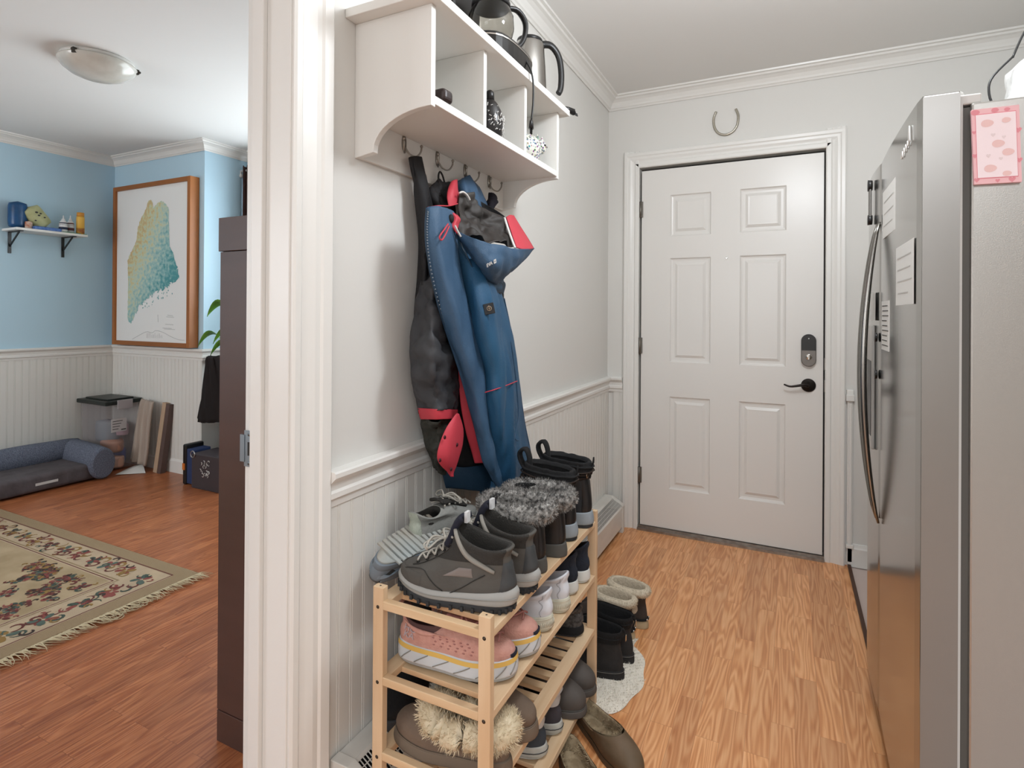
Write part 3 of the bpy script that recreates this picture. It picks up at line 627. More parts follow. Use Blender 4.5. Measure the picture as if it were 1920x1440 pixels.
m = MB(); m.box((1.34, 1.46, FT-.013), (1.42, 1.70, FT-.009)); tag(m.build('paper_sheet', PAPER), 'flat white sheet of paper lying on the fridge top', 'paper')
# pendant lamp of the hall (above the picture)
cl = thing('pendant_lamp', 'small white pendant lamp hanging over the hall floor', 'lamp', (1.05, 1.45, CH))
m = MB(); m.lathe([(0, 0), (.06, 0), (.055, -.02), (0, -.022)], (1.05, 1.45, CH), n=24); m.build('ceiling_rose', TRIM, cl)
m = MB(); m.tube([(1.05, 1.45, CH-.02), (1.05, 1.45, 2.34)], .004, 6); m.lathe([(0, 2.345), (.02, 2.34), (.02, 2.325), (0, 2.32)], (1.05, 1.45, 0), n=12); m.build('cord', TRIM, cl)

# ================================================================== LEFT ROOM
# ceiling light
lx, ly = -2.165, 1.615
lt = thing('ceiling_light', 'flush ceiling light with alabaster glass bowl in the blue room', 'ceiling light', (lx, ly, CH))
m = MB(); m.lathe([(0, 0), (.155, 0), (.158, -.012), (.150, -.022), (0, -.022)], (lx, ly, CH), n=40); m.build('ceiling_plate', pbr('white_enamel', '#d8d5cf', .4), lt)
m = MB(); m.lathe([(.150, -.018), (.166, -.022), (.166, -.028), (.150, -.050), (.120, -.073), (.08, -.090), (.04, -.099), (0, -.101)], (lx, ly, CH), n=48); m.build('glass_bowl', pbr('alabaster_glass', '#d3cfc6', .22, var=(9, '#b3aea3', .7), coat=.4), lt)
for a in (1.0, 3.1, 5.2):
    m = MB(); c = Vector((lx+.162*cos(a), ly+.162*sin(a), CH-.024)); m.box(c-Vector((.008, .008, .012)), c+Vector((.008, .008, .012))); m.ball(c+Vector((.012*cos(a), .012*sin(a), 0)), .007, 8); m.build('clip', pbr('dark_clip', '#4b4742', .4, .7), lt)

# framed map
PF = YP-.075
FX0, FX1, FZ0, FZ1 = -3.955, -2.985, .958, 2.225
mp_ = thing('framed_map', 'deep oak framed relief map hanging on the pale blue wall', 'picture', ((FX0+FX1)/2, YP, FZ0))
OAK = pbr('honey_oak', '#a8672f', .42, var=(4, '#8a4f20', .7, (1, 1, .25)), bump=(30, .1))
OAKX = pbr('honey_oak_cross', '#a0622c', .42, var=(4, '#86501f', .7, (.25, 1, 1)))
fw = .034
for (lo, hi, mt) in (((FX0, PF, FZ0), (FX0+fw, YP-.002, FZ1), OAK), ((FX1-fw, PF, FZ0), (FX1, YP-.002, FZ1), OAK), ((FX0+fw, PF, FZ1-fw), (FX1-fw, YP-.002, FZ1), OAKX), ((FX0+fw, PF, FZ0), (FX1-fw, YP-.002, FZ0+fw), OAKX)):
    m = MB(); m.box(lo, hi); m.build('frame_side', mt, mp_, bevel=.002)
m = MB(); m.box((FX0+fw, PF+.016, FZ0+fw), (FX1-fw, PF+.020, FZ1-fw)); sheet_ = m.build('map_sheet', pbr('map_paper', '#eae9e6', .5), mp_)
m = MB(); m.box((FX0+.47, YP-.02, FZ1), (FX0+.485, YP-.002, FZ1+.018)); m.build('hanging_hook', pbr('dark_screw', '#4b4036'), mp_)
yM = PF+.0155
O = [(278,377),(283,374),(286,380),(288,390),(296,380),(303,376),(310,381),(316,390),(317,425),(318,462),(325,474),(327,485),(331,498),(334,508),(336,518),(331,525),(324,530),(318,533),(314,540),(309,538),(306,545),(301,541),(298,548),(292,546),(287,553),(281,553),(277,560),(271,564),(267,572),(262,571),(257,584),(250,598),(246,607),(241,603),(239,595),(240,560),(240,520),(239,490),(243,478),(250,465),(256,450),(258,430),(262,415),(270,400),(275,388)]
m = MB(); R = random.Random(9); pts = []
for i in range(len(O)):
    a = un(*O[i], 'y', yM); c = un(*O[(i+1) % len(O)], 'y', yM); coast = 12 <= i <= 31
    for k in range(6):
        p = a+(c-a)*k/6; j = .011 if coast else .004
        pts.append(p+Vector((R.uniform(-j, j), 0, R.uniform(-j, j))) if k else p)
from mathutils.geometry import tessellate_polygon
a0 = m.add([(p.x, yM-.0006, p.z) for p in pts])
for tr_ in tessellate_polygon([[Vector((p.x, p.z, 0)) for p in pts]]): m.face([a0+i for i in tr_])
for i in range(26):
    t = R.random(); a = un(*O[18+int(t*10)], 'y', yM); p = a+Vector((R.uniform(-.03, .06), 0, R.uniform(-.06, -.01))); r = R.uniform(.003, .008)
    m.prism([Vector((p.x+r*cos(2*pi*q/6)*R.uniform(.6, 1.2), yM, p.z+r*1.4*sin(2*pi*q/6)*R.uniform(.6, 1.2))) for q in range(6)], (0, -.0006, 0))
mm = bpy.data.materials.new('map_relief_print'); mm.use_nodes = True; nt = mm.node_tree; N = nt.nodes; L = nt.links; b_ = N['Principled BSDF']; b_.inputs['Roughness'].default_value = .6
tc = N.new('ShaderNodeTexCoord'); sp = N.new('ShaderNodeSeparateXYZ'); L.new(tc.outputs['Object'], sp.inputs[0])
def mth(op, a, c=None):
    n = N.new('ShaderNodeMath'); n.operation = op
    for i, q in enumerate((a, c)):
        if q is None: continue
        if isinstance(q, (int, float)): n.inputs[i].default_value = q
        else: L.new(q, n.inputs[i])
    return n.outputs[0]
nz = N.new('ShaderNodeTexNoise'); nz.inputs['Scale'].default_value = 34; nz.inputs['Detail'].default_value = 8; L.new(tc.outputs['Object'], nz.inputs['Vector'])
g = mth('ADD', mth('MULTIPLY', sp.outputs['X'], 1.35), mth('MULTIPLY', mth('SUBTRACT', sp.outputs['Z'], .62), -.85))
g = mth('ADD', mth('ADD', g, .52), mth('MULTIPLY', mth('SUBTRACT', nz.outputs[0], .5), 1.5))
cr = N.new('ShaderNodeValToRGB'); e = cr.color_ramp.elements; e[0].position = .0; e[0].color = hexc('#c9b183'); e[1].position = .95; e[1].color = hexc('#4f969a')
for p_, c_ in ((.15, '#cfc796'), (.34, '#c3cfb9'), (.55, '#a3c3bd'), (.78, '#7fb0b0')): q = e.new(p_); q.color = hexc(c_)
L.new(g, cr.inputs[0]); L.new(cr.outputs[0], b_.inputs['Base Color'])
m.build('printed_map', mm, sheet_)
m = MB()
def uy(u, v): p = un(u, v, 'y', yM); return p
m.tube(spl([uy(248, 636), uy(262, 628), uy(275, 622), uy(285, 624), uy(292, 620), uy(305, 623), uy(320, 631), uy(335, 637), uy(346, 638)], 40), .0012, 4)
for (u0, v0, u1) in ((310, 608, 325), (305, 615, 322), (308, 617, 328), (314, 591, 324), (312, 594, 326)): m.tube([uy(u0, v0), uy(u1, v0+1)], .0011, 4)
m.tube([uy(296, 590), uy(296.5, 604)], .001, 4)
for i in range(14): m.tube([uy(275+i*2.2, 629-R.random()*6), uy(275.5+i*2.2, 634)], .0006, 4)
m.build('printed_lines', pbr('grey_ink', '#9b9a98', .7), sheet_)

# small wall shelf and what stands on it
ws = thing('bracket_shelf', 'small white wall shelf on two black brackets in the blue room', 'shelf', (XW, 2.2, 1.80))
ZB = 1.808
m = MB(); m.box((XW+.002, 1.985, ZB-.016), (-3.86, 2.43, ZB)); m.build('shelf_board', SHELFW, ws, bevel=.001)
for y in (2.03, 2.36):
    m = MB(); m.box((XW+.001, y-.009, ZB-.17), (XW+.008, y+.009, ZB-.016)); m.box((XW+.008, y-.009, ZB-.022), (-3.89, y+.009, ZB-.016)); m.bar((XW+.006, y, ZB-.12), (-3.93, y, ZB-.022), .012, .006, up=(0, 1, 0)); m.build('bracket', BLACKP, ws)
def pillow(m, c, sx, sy, sz, M=None, n=12, pw=5):
    rows = []
    for i in range(n+1):
        u = -1+2*i/n; row = []
        for j in range(n*2):
            a = 2*pi*j/(n*2); cu = max(0, 1-abs(u)**pw)**(1/pw); row.append(Vector((sx*cos(a)*(cu*.8+.2*(abs(u) < 1)), sy*sin(a)*cu, sz*u)))
        rows.append(row)
    M_ = (Matrix.Translation(c) @ M) if M else Matrix.Translation(c)
    sm = m.sm; m.sm = True; m.grid([[M_ @ p for p in r] for r in rows], cu=True); m.sm = sm
m = MB(); pillow(m, Vector((-3.99, 2.045, ZB+.10)), .055, .055, .10); tag(m.build('treat_pouch', pbr('deep_blue_foil', '#1b4f80', .3, var=(14, '#123757', .8))), 'deep blue foil pouch at the near end of the small wall shelf', 'pouch')
tb = thing('treat_bag', 'pale yellow bag with small pictures leaning over on the small wall shelf', 'bag', (-3.96, 2.14, ZB))
Mx = Matrix.Rotation(rad(38), 4, 'X')
m = MB(); pillow(m, Vector((-3.96, 2.145, ZB+.098)), .045, .062, .085, Mx); bb = m.build('bag', pbr('pale_yellow_bag', '#b9ba8c', .5, var=(20, '#9a9a6c', .6)), tb)
for (dy, dz, r) in ((-.02, .03, .008), (.005, .025, .006), (-.005, .01, .007), (.03, 0, .006), (-.025, -.03, .006)): m = MB(); m.ball(Vector((-3.915, 2.145+dy, ZB+.098+dz)), r, 8, sc=(.4, 1.2, .8)); m.build('printed_picture', pbr('dark_print', '#3a3a38', .6), bb)
m = MB(); pillow(m, Vector((-3.93, 2.085, ZB+.03)), .02, .022, .030); tag(m.build('snack_packet', pbr('orange_wrapper', '#b0603a', .4, var=(40, '#d8cfc0', .7))), 'small orange and white packet at the foot of the blue pouch', 'packet')
m = MB(); m.box((-3.99, 2.10, ZB), (-3.875, 2.265, ZB+.026)); tag(m.build('folded_pack', pbr('bright_blue_pack', '#3b62a8', .5, var=(60, '#6e90c0', .6)), bevel=.008, seg=3), 'flat bright blue pack lying in front of the yellow bag', 'pack')
def bottle(y, x, mats, h, r, kind, label, cat='bottle'):
    t = thing('spray_bottle' if kind else 'spray_can', label, cat, (x, y, ZB))
    c = (x, y, ZB); m = MB()
    if kind: m.lathe([(0, 0), (r, 0), (r*1.02, h*.5), (r*.85, h*.62), (r*.4, h*.74), (0, h*.74)], c, n=18)
    else: m.lathe([(0, 0), (r, 0), (r, h*.76), (r*.9, h*.8), (0, h*.8)], c, n=18)
    bd = m.build('body', mats[0], t); m = MB(); 
    if kind: m.lathe([(r*1.025, h*.18), (r*1.03, h*.30), (r*1.0, h*.34)], c, n=18); m.lathe([(r*1.03, h*.46), (r*.96, h*.56), (r*.8, h*.63)], c, n=18)
    else: m.lathe([(0, h*.02), (r*1.01, h*.02), (r*1.01, h*.28), (0, h*.28)], c, n=18)
    m.build('printed_band', mats[1], bd); m = MB()
    if kind: m.lathe([(0, h*.72), (r*.45, h*.72), (r*.4, h*.80), (r*.18, h*.84), (r*.15, h), (0, h)], c, n=14)
    else: m.lathe([(0, h*.8), (r*.92, h*.8), (r*.9, h*.98), (0, h)], c, n=18)
    m.build('cap', mats[2], t)
WP = pbr('white_bottle', '#dcdcdc', .4)
bottle(2.285, -3.90, (WP, pbr('navy_label', '#1f2a44', .5), WP), .128, .026, 1, 'white pump bottle with navy label bands, left of the two white bottles')
bottle(2.345, -3.93, (WP, pbr('maroon_label', '#5a2b2d', .5), WP), .140, .024, 1, 'white bottle with dark red label band standing right of its twin')
bottle(2.395, -3.895, (pbr('yellow_can', '#e0b04a', .4), pbr('brown_print', '#8a4a26', .5, var=(50, '#d0a040', .8)), pbr('orange_cap', '#d09038', .4)), .170, .026, 0, 'tall yellow spray can with brown picture at the end of the wall shelf', 'can')
m = MB(); m.box((-3.98, 2.27, ZB), (-3.87, 2.428, ZB+.006)); tag(m.build('green_booklet', pbr('green_cover', '#5c8a6a', .5)), 'thin green booklet under the bottles on the wall shelf', 'booklet')

# dog bed
BG = pbr('heather_blue_fabric', '#757b8a', .95, bump=(260, .7), var=(160, '#4a4f5e', .9)); DG = pbr('charcoal_plush', '#5c5557', .95, bump=(90, .4), var=(12, '#4a4446', .8))
db = thing('dog_bed', 'charcoal dog bed with blue grey bolsters in the corner of the blue room', 'dog bed', (-3.8, 1.8, 0))
m = MB(); m.box((XW+.03, .9, .012), (-3.545, 2.40, .125)); m.build('mattress', DG, db, bevel=.028, seg=5, smooth=True)
def bolster(m, p, q, rx, rz, sag=.08):
    p = Vector(p); q = Vector(q); d = (q-p).normalized(); s = Vector((d.y, -d.x, 0)); rows = []
    for i in range(31):
        t = i/30; e = min(1, min(t, 1-t)*14); e = (1-(1-e)**2)**.5 if e < 1 else 1; c = p+(q-p)*t
        rows.append([c+s*rx*cos(a)*(.86+.14*e)+Vector((0, 0, rz*sin(a)*(.86+.14*e)*(1+sag*noise.noise(c*4)))) for a in [2*pi*j/20 for j in range(20)]])
    m.sm = True; a = m.grid(rows, cu=True); m.sm = False; m.face([a+j for j in range(20)][::-1]); m.face([a+30*20+j for j in range(20)])
m = MB(); bolster(m, (XW+.115, .9, .165), (XW+.115, 2.42, .175), .085, .085); m.build('back_bolster', BG, db)
m = MB(); bolster(m, (XW+.16, 2.365, .150), (-3.50, 2.365, .118), .085, .115); m.build('side_bolster', BG, db)
m = MB(); m.box((-3.5455, 1.97, .055), (-3.5435, 2.10, .072)); m.build('brand_tab', pbr('white_tab', '#c9c6c2', .6), db)

# storage bin with clear sides
bn = thing('storage_bin', 'clear plastic pet food bin with black lid behind the dog bed', 'storage bin', (-3.83, 2.56, 0))
bx0, bx1, by0, by1, bh = -4.02, -3.66, 2.465, 2.70, .52
m = MB(); k = .9; lo = [(bx0+.02, by0+.015), (bx1-.02, by0+.015), (bx1-.02, by1-.015), (bx0+.02, by1-.015)]; hi = [(bx0, by0), (bx1, by0), (bx1, by1), (bx0, by1)]
a = m.add([(x, y, .01) for x, y in lo]+[(x, y, bh) for x, y in hi])
for i in range(4): m.face((a+i, a+(i+1) % 4, a+4+(i+1) % 4, a+4+i))
m.face((a+3, a+2, a+1, a)); m.build('body', pbr('cloudy_clear_plastic', '#bdb5b8', .3, alpha=.24), bn, bevel=.012, seg=3)
m = MB(); m.box((bx0-.018, by0-.018, bh-.01), (bx1+.018, by1+.018, bh+.022)); m.box((bx0+.03, by0+.02, bh+.02), (bx1-.03, by1-.02, bh+.034)); m.build('lid', pbr('black_green_lid', '#1d2421', .4), bn, bevel=.010, seg=3)
m = MB(); m.box((bx1+.012, 2.53, bh-.045), (bx1+.026, 2.64, bh+.024)); m.build('latch', pbr('grey_latch', '#a8a2a4', .4), bn, bevel=.003)
m = MB(); m.box((bx1-.005, 2.50, .30), (bx1-.001, 2.61, .40)); lb = m.build('label', pbr('white_label', '#c9c4c4', .6), bn)
m = MB()
for i in range(4): m.box((bx1-.001, 2.508, .38-i*.02), (bx1, 2.58-.01*i, .385-i*.02))
m.box((bx1-.001, 2.57, .31), (bx1, 2.605, .318)); m.build('print', pbr('dark_print', '#3a3a38'), lb)
for (c, s, h, nm, rotz) in (((-3.84, 2.57, .29), (.10, .05, .09), '#80878f', 'grey', .3), ((-3.80, 2.58, .18), (.13, .07, .05), '#c08a70', 'brown', -.2), ((-3.82, 2.60, .10), (.12, .06, .06), '#4a5a98', 'blue', .1), ((-3.76, 2.56, .06), (.09, .06, .05), '#d8a890', 'tan', .4), ((-3.74, 2.62, .30), (.05, .04, .05), '#b89aa4', 'mauve', .1), ((-3.86, 2.60, .045), (.1, .05, .035), '#6d5f63', 'dusky', .0)):
    m = MB(); pillow(m, Vector(c), *s, Matrix.Rotation(rotz, 4, 'Z')); tag(m.build('food_pouch', pbr('pouch_'+nm, h, .5)), nm+' pouch of pet food seen through the side of the clear bin', 'pouch')

# leaning folded cloth, boards and paper scrap beside the bin
bd_ = thing('leaning_panel', 'narrow brown board with tan edge leaning upright against the beadboard', 'board', (-3.28, 2.66, 0))
m = MB(); mt = Matrix.Translation((-3.335, 2.655, 0)) @ Matrix.Rotation(rad(-5), 4, 'X') @ Matrix.Rotation(rad(4), 4, 'Y'); m.box((-.045, -.012, .0), (.0, .03, .53), mt); m.build('tan_board', pbr('tan_cardboard', '#b59a80', .7), bd_)
m = MB(); m.box((.001, -.01, .0), (.042, .03, .525), mt); m.build('brown_board', pbr('brown_board', '#5d4a44', .6), bd_)
CL = pbr('cream_linen', '#b3a597', .9, bump=(120, .3), var=(6, '#9a8a80', .7, (8, 1, .5)))
rows = []
for (zz, xl, xr, yy) in ((.545, -3.56, -3.40, 2.66), (.50, -3.56, -3.395, 2.645), (.35, -3.585, -3.40, 2.635), (.2, -3.60, -3.40, 2.625), (.07, -3.62, -3.41, 2.615)):
    rows.append([Vector((xl+(xr-xl)*j/20, yy+.010*sin(j*.9+zz*2), zz-.015*j/20)) for j in range(21)])
rows = [[crom([r[j] for r in rows], 4*i/16) for j in range(21)] for i in range(17)]
m = MB(); m.sm = True; m.grid(rows); tag(m.build('folded_cloth', CL, thick=.02), 'folded cream striped cloth leaning between clear bin and brown board', 'cloth')
m = MB(); m.prism([Vector(p) for p in ((-3.62, 2.575, .004), (-3.55, 2.47, .004), (-3.40, 2.60, .004), (-3.50, 2.64, .05), (-3.58, 2.62, .03))], (0, 0, .002)); tag(m.build('paper_scrap', PAPER), 'crumpled white paper tag on the floor below the folded cloth', 'paper')

# patterned rug with fringe
RGX0, RGX1, RGY0, RGY1 = -3.42, -1.505, -.95, 1.715
rg = thing('area_rug', 'cream oriental rug with floral border and fringe on the blue room floor', 'rug', (-2.4, .4, 0))
RB = pbr('cream_wool', '#b9a284', .95, bump=(300, .5), var=(9, '#a8927a', .7)); BR = pbr('olive_tan_wool', '#937c5e', .95, bump=(300, .5)); 
cols = [pbr('wool_brown_red', '#62302a', .95), pbr('wool_deep_green', '#3f4a40', .95), pbr('wool_teal', '#4f5c52', .95), pbr('wool_rose', '#84443c', .95), pbr('wool_gold', '#8a6a38', .95), pbr('wool_dark', '#3a2a24', .95), pbr('wool_field', '#ad9676', .95, var=(7, '#96805f', .8))]
m = MB(); m.box((RGX0, RGY0, .001), (RGX1, RGY1, .011))
def rect(i, o_, mi, z=.0112, w_=None):   # ring of a given inset and width
    x0, x1, y0, y1 = RGX0+i, RGX1-i, RGY0+i*.85, RGY1-i*.85; m.mi = mi; ww = w_
    for (lo, hi) in (((x0, y0), (x1, y0+ww)), ((x0, y1-ww), (x1, y1)), ((x0, y0+ww), (x0+ww, y1-ww)), ((x1-ww, y0+ww), (x1, y1-ww))):
        q = m.add([(lo[0], lo[1], z), (hi[0], lo[1], z), (hi[0], hi[1], z), (lo[0], hi[1], z)]); m.face((q, q+1, q+2, q+3))
m.mi = 1; rect(0, 0, 1, .0111, .075); rect(.078, 0, 2, .0113, .006); rect(.245, 0, 1, .0113, .008); rect(.262, 0, 2, .0113, .005)
m.mi = 8; i = .275; q = m.add([(RGX0+i, RGY0+i*.85, .0112), (RGX1-i, RGY0+i*.85, .0112), (RGX1-i, RGY1-i*.85, .0112), (RGX0+i, RGY1-i*.85, .0112)]); m.face((q, q+1, q+2, q+3))
R = random.Random(21)
def ribbon(pts, wd, z):
    n = len(pts); a = None
    for i in range(n):
        p = pts[i]; d = (pts[min(i+1, n-1)]-pts[max(i-1, 0)]); d = d.normalized() if d.length > 1e-6 else Vector((1, 0, 0)); s = Vector((-d.y, d.x, 0))*wd*(.35+.65*sin(pi*(i+.3)/(n-.4)))
        q = m.add([(p.x-s.x, p.y-s.y, z), (p.x+s.x, p.y+s.y, z)])
        if a is not None: m.face((a, a+1, q+1, q))
        a = q
def swirl(c, r, mi, z):
    m.mi = mi; a0 = R.uniform(0, 6.28); sg = R.choice((-1, 1)); pts = []
    for i in range(9): a = a0+sg*i*.55; rr = r*(1-.07*i); pts.append(Vector((c[0]+rr*cos(a), c[1]+rr*sin(a), 0)))
    ribbon(pts, R.uniform(.0035, .007), z)
def petal(c, a, r, mi, z):
    m.mi = mi; pts = [Vector((c[0]+r*t*cos(a+t*.5), c[1]+r*t*sin(a+t*.5), 0)) for t in (.15, .4, .65, .85, 1)]; ribbon(pts, r*.28, z)
def motif(c, s):
    z = .0114; pal = R.sample([2, 5, 3, 4, 2, 5, 6], 3)
    for i in range(6): petal(c, i*1.05+R.random(), s*R.uniform(.5, .95), pal[i % 2], z+R.random()*.0006)
    for i in range(4): swirl((c[0]+R.uniform(-1, 1)*s, c[1]+R.uniform(-1, 1)*s), s*R.uniform(.25, .5), R.choice((2, 3, 5, 6, 7)), z+.0007+R.random()*.0005)
bw = .165
y = RGY1-.16
while y > -.3:
    motif((RGX1-bw, y), .058); swirl((RGX1-bw-.03, y-.08), .035, 2, .0118); swirl((RGX1-bw+.03, y-.09), .03, 3, .0119); y -= .125
x = RGX1-.32
while x > RGX0:
    motif((x, RGY1-.142), .052); swirl((x-.085, RGY1-.12), .032, 6, .0118); swirl((x-.08, RGY1-.165), .03, 2, .0119); x -= .13
# corner spray of the field
for i in range(44):
    u = R.random()**1.3; v = R.random()*(1-u); motif((RGX1-.32-u*.50, RGY1-.275-v*.46), .036)
motif((-2.95, .25), .12); motif((-2.9, .45), .10)
m.build('woven_field', [RB, BR]+cols, rg)
m = MB(); R = random.Random(4); m.sm = True
yy = RGY0
while yy < RGY1:
    l = R.uniform(.055, .095); sl = R.uniform(-.03, .03)+.02; c0 = Vector((RGX1-.004, yy, .006))
    m.tube([c0, c0+Vector((l*.4, sl*.3, .010)), c0+Vector((l*.75, sl*.8, .006)), c0+Vector((l, sl*1.3+R.uniform(-.012, .012), .003))], lambda t: .0024*(1.15-t), 4); yy += .0042
for i in range(16):
    c0 = Vector((RGX1+R.uniform(.03, .06), 1.38+R.uniform(-.09, .09), .008)); a0 = R.random()*6; r = R.uniform(.015, .035)
    m.tube([c0+Vector((r*cos(a0+k*.6), r*sin(a0+k*.6), .004*sin(k))) for k in range(9)], .0018, 4)
m.build('fringe', pbr('cream_fringe', '#cdbd9c', .9), rg, smooth=True)

# dark tall cabinet side
WEN = pbr('dark_wenge_laminate', '#4a3129', .42, var=(3, '#54382f', .6, (1, 1, 6)), bump=(160, .04))
bk = thing('tall_cabinet', 'dark brown tall cabinet standing against the partition in the blue room', 'cabinet', (-.32, 1.4, 0))
m = MB(); m.box((-.507, 1.082, .09), (-.125, 1.86, 1.40)); m.build('body', WEN, bk)
m = MB(); m.box((-.511, 1.078, 1.402), (-.125, 1.864, 1.498)); m.build('top_band', WEN, bk, bevel=.001)
m = MB(); m.box((-.505, 1.080, 0), (-.125, 1.86, .088)); m.build('plinth', WEN, bk, bevel=.001)

# curtain with rod in the window bay
cu = thing('curtain', 'dark brown gathered curtain hanging in the window bay', 'curtain', (-2.8, 3.03, 2.3))
m = MB(); rows = []
for i in range(14):
    z = 2.36-i*.17; rows.append([Vector((-2.905+.0042*j, 3.035+.022*sin(j*.62+.2*sin(i*.4)), z+(.012 if i == 0 and j % 6 < 3 else 0))) for j in range(60)])
m.sm = True; m.grid(rows); m.build('panel', pbr('dark_brown_curtain', '#3a221d', .8, bump=(200, .2)), cu, thick=.003)
m = MB(); m.tube([(-2.92, 3.035, 2.335), (-.7, 3.035, 2.335)], .009, 10); m.ball((-2.922, 3.035, 2.300), .016, 10); m.box((-2.93, 3.03, 2.29), (-2.92, 3.04, 2.345)); m.build('rod', pbr('white_rod', '#d8d6d2', .4), cu)

# plant near the window
pl = thing('potted_plant', 'green leafy plant behind the dark cabinet by the window', 'plant', (-2.52, 2.90, 0))
LEAF = pbr('green_leaf', '#6fa83f', .4, var=(12, '#356327', .7))
pc_ = Vector((-2.52, 2.90, .84))
m = MB(); m.lathe([(0, 0), (.08, 0), (.11, .19), (.10, .19), (.09, .16), (0, .16)], (-2.52, 2.90, .62), n=20); m.build('pot', pbr('clay_pot', '#a5a29c', .6), pl)
m = MB(); m.box((-2.64, 2.82, 0), (-2.40, 3.0, .62)); m.build('stand', pbr('plant_stand_dark', '#2b211d', .6), pl)
def leaf(base, tip, wd, up=.08):
    base = Vector(base); tip = Vector(tip); m = MB(); rows = []; d = (tip-base); s = Vector((-d.y, d.x, 0)).normalized()
    s = (s+Vector((0, 0, .7))).normalized()
    for i in range(10):
        t = i/9; c = base+d*t+Vector((0, 0, up*4*t*(1-t))); wv = wd*sin(pi*min(1, t*.92+.08))**.8; rows.append([c-s*wv+Vector((0, -.004, 0)), c, c+s*wv+Vector((0, -.004, 0))])
    m.sm = True; m.grid(rows); m.build('leaf', LEAF, pl, thick=.0012)
m = MB()
for (u, v) in ((389, 594), (372, 650), (395, 667), (400, 645)):
    tip = un(u, v, 'y', 2.70); st = pc_+Vector((0, 0, .02)); mid = tip+Vector((.19, .05, .05)); leaf(mid, tip, .034 if v < 640 else .026)
    m.tube(spl([st, st+Vector((-.01, 0, .10)), mid], 8), .003, 5)
for a in range(5): mid = pc_+Vector((.05*cos(a*1.3), .05*sin(a), .28)); leaf(mid, mid+Vector((.18*cos(a*1.3), .14*sin(a*1.9), .10)), .03); m.tube([pc_, mid], .003, 5)
m.build('stem', LEAF, pl)

# things beside the cabinet: dark hanging coat on a stand, blue case, dark tote
m = MB(); rows = []
for (v, u0, u1) in ((669, 398, 412), (675, 393, 418), (700, 389, 425), (730, 384, 430), (760, 379, 432), (782, 375, 432), (790, 377, 432)):
    A = un(u0, v, 'y', 2.70); B = un(u1, v, 'y', 2.70); rows.append([A+(B-A)*j/14+Vector((0, -.05*sin(pi*j/14)+.010*sin(j*1.7+v), 0)) for j in range(15)])
m.sm = True; m.grid(rows); tag(m.build('draped_jacket', pbr('black_brown_cloth', '#1a1312', .9), thick=.03), 'black brown jacket draped from a stand beside the tall cabinet', 'jacket')
st_ = thing('coat_stand', 'thin dark stand behind the dark cabinet carrying the black brown jacket', 'stand', (-2.72, 2.765, 0))
m = MB(); m.box((-2.92, 2.755, .86), (-2.55, 2.775, .90)); m.build('top_bar', BLACKP, st_)
m = MB(); m.tube([(-2.56, 2.765, 0), (-2.56, 2.765, .88)], .008, 8); m.build('pole', BLACKP, st_)
m = MB(); a_ = un(384, 790, 'y', 2.765); m.tube([(a_.x, 2.765, .0), (a_.x, 2.765, .60)], .008, 8); m.build('pole', BLACKP, st_)

cs = thing('blue_case', 'flat blue and black case with orange tab standing beside dark tote', 'case', (-2.83, 2.60, 0))
m = MB(); m.box((-2.905, 2.560, 0), (-2.865, 2.700, .285)); m.build('edge', BLACKP, cs, bevel=.012, seg=3)
m = MB(); m.box((-2.864, 2.565, .01), (-2.785, 2.695, .255)); m.build('panel', pbr('navy_fabric_case', '#26365e', .7), cs, bevel=.006)
m = MB(); m.box((-2.900, 2.556, .105), (-2.874, 2.562, .150)); m.build('tab', pbr('orange_tab', '#d0742c', .5), cs)
tt = thing('tote_box', 'dark grey box with white printed pattern half hidden by the cabinet', 'box', (-2.62, 2.6, 0))
m = MB(); m.box((-2.775, 2.54, 0), (-2.46, 2.74, .24)); tb_ = m.build('body', pbr('dark_grey_box', '#3f373a', .6), tt, bevel=.006)
m = MB(); R = random.Random(6)
for i in range(22): c = Vector((-2.64+R.uniform(-.04, .07), 2.538, .15+R.uniform(-.05, .05))); a0 = R.random()*6; m.tube([c+Vector((.010*cos(a0+k*.9), 0, .010*sin(a0+k*.9))) for k in range(4)], .0022, 4)
m.build('printed_pattern', pbr('white_print', '#dcdad6'), tb_)
m = MB(); m.tube([Vector((-2.755+.022*cos(a), 2.535, .235+.022*sin(a))) for a in [2*pi*i/16 for i in range(16)]], .004, 6, closed=True); m.build('ring_handle', pbr('silver_ring', '#a8a4a2', .3, .8), tt)

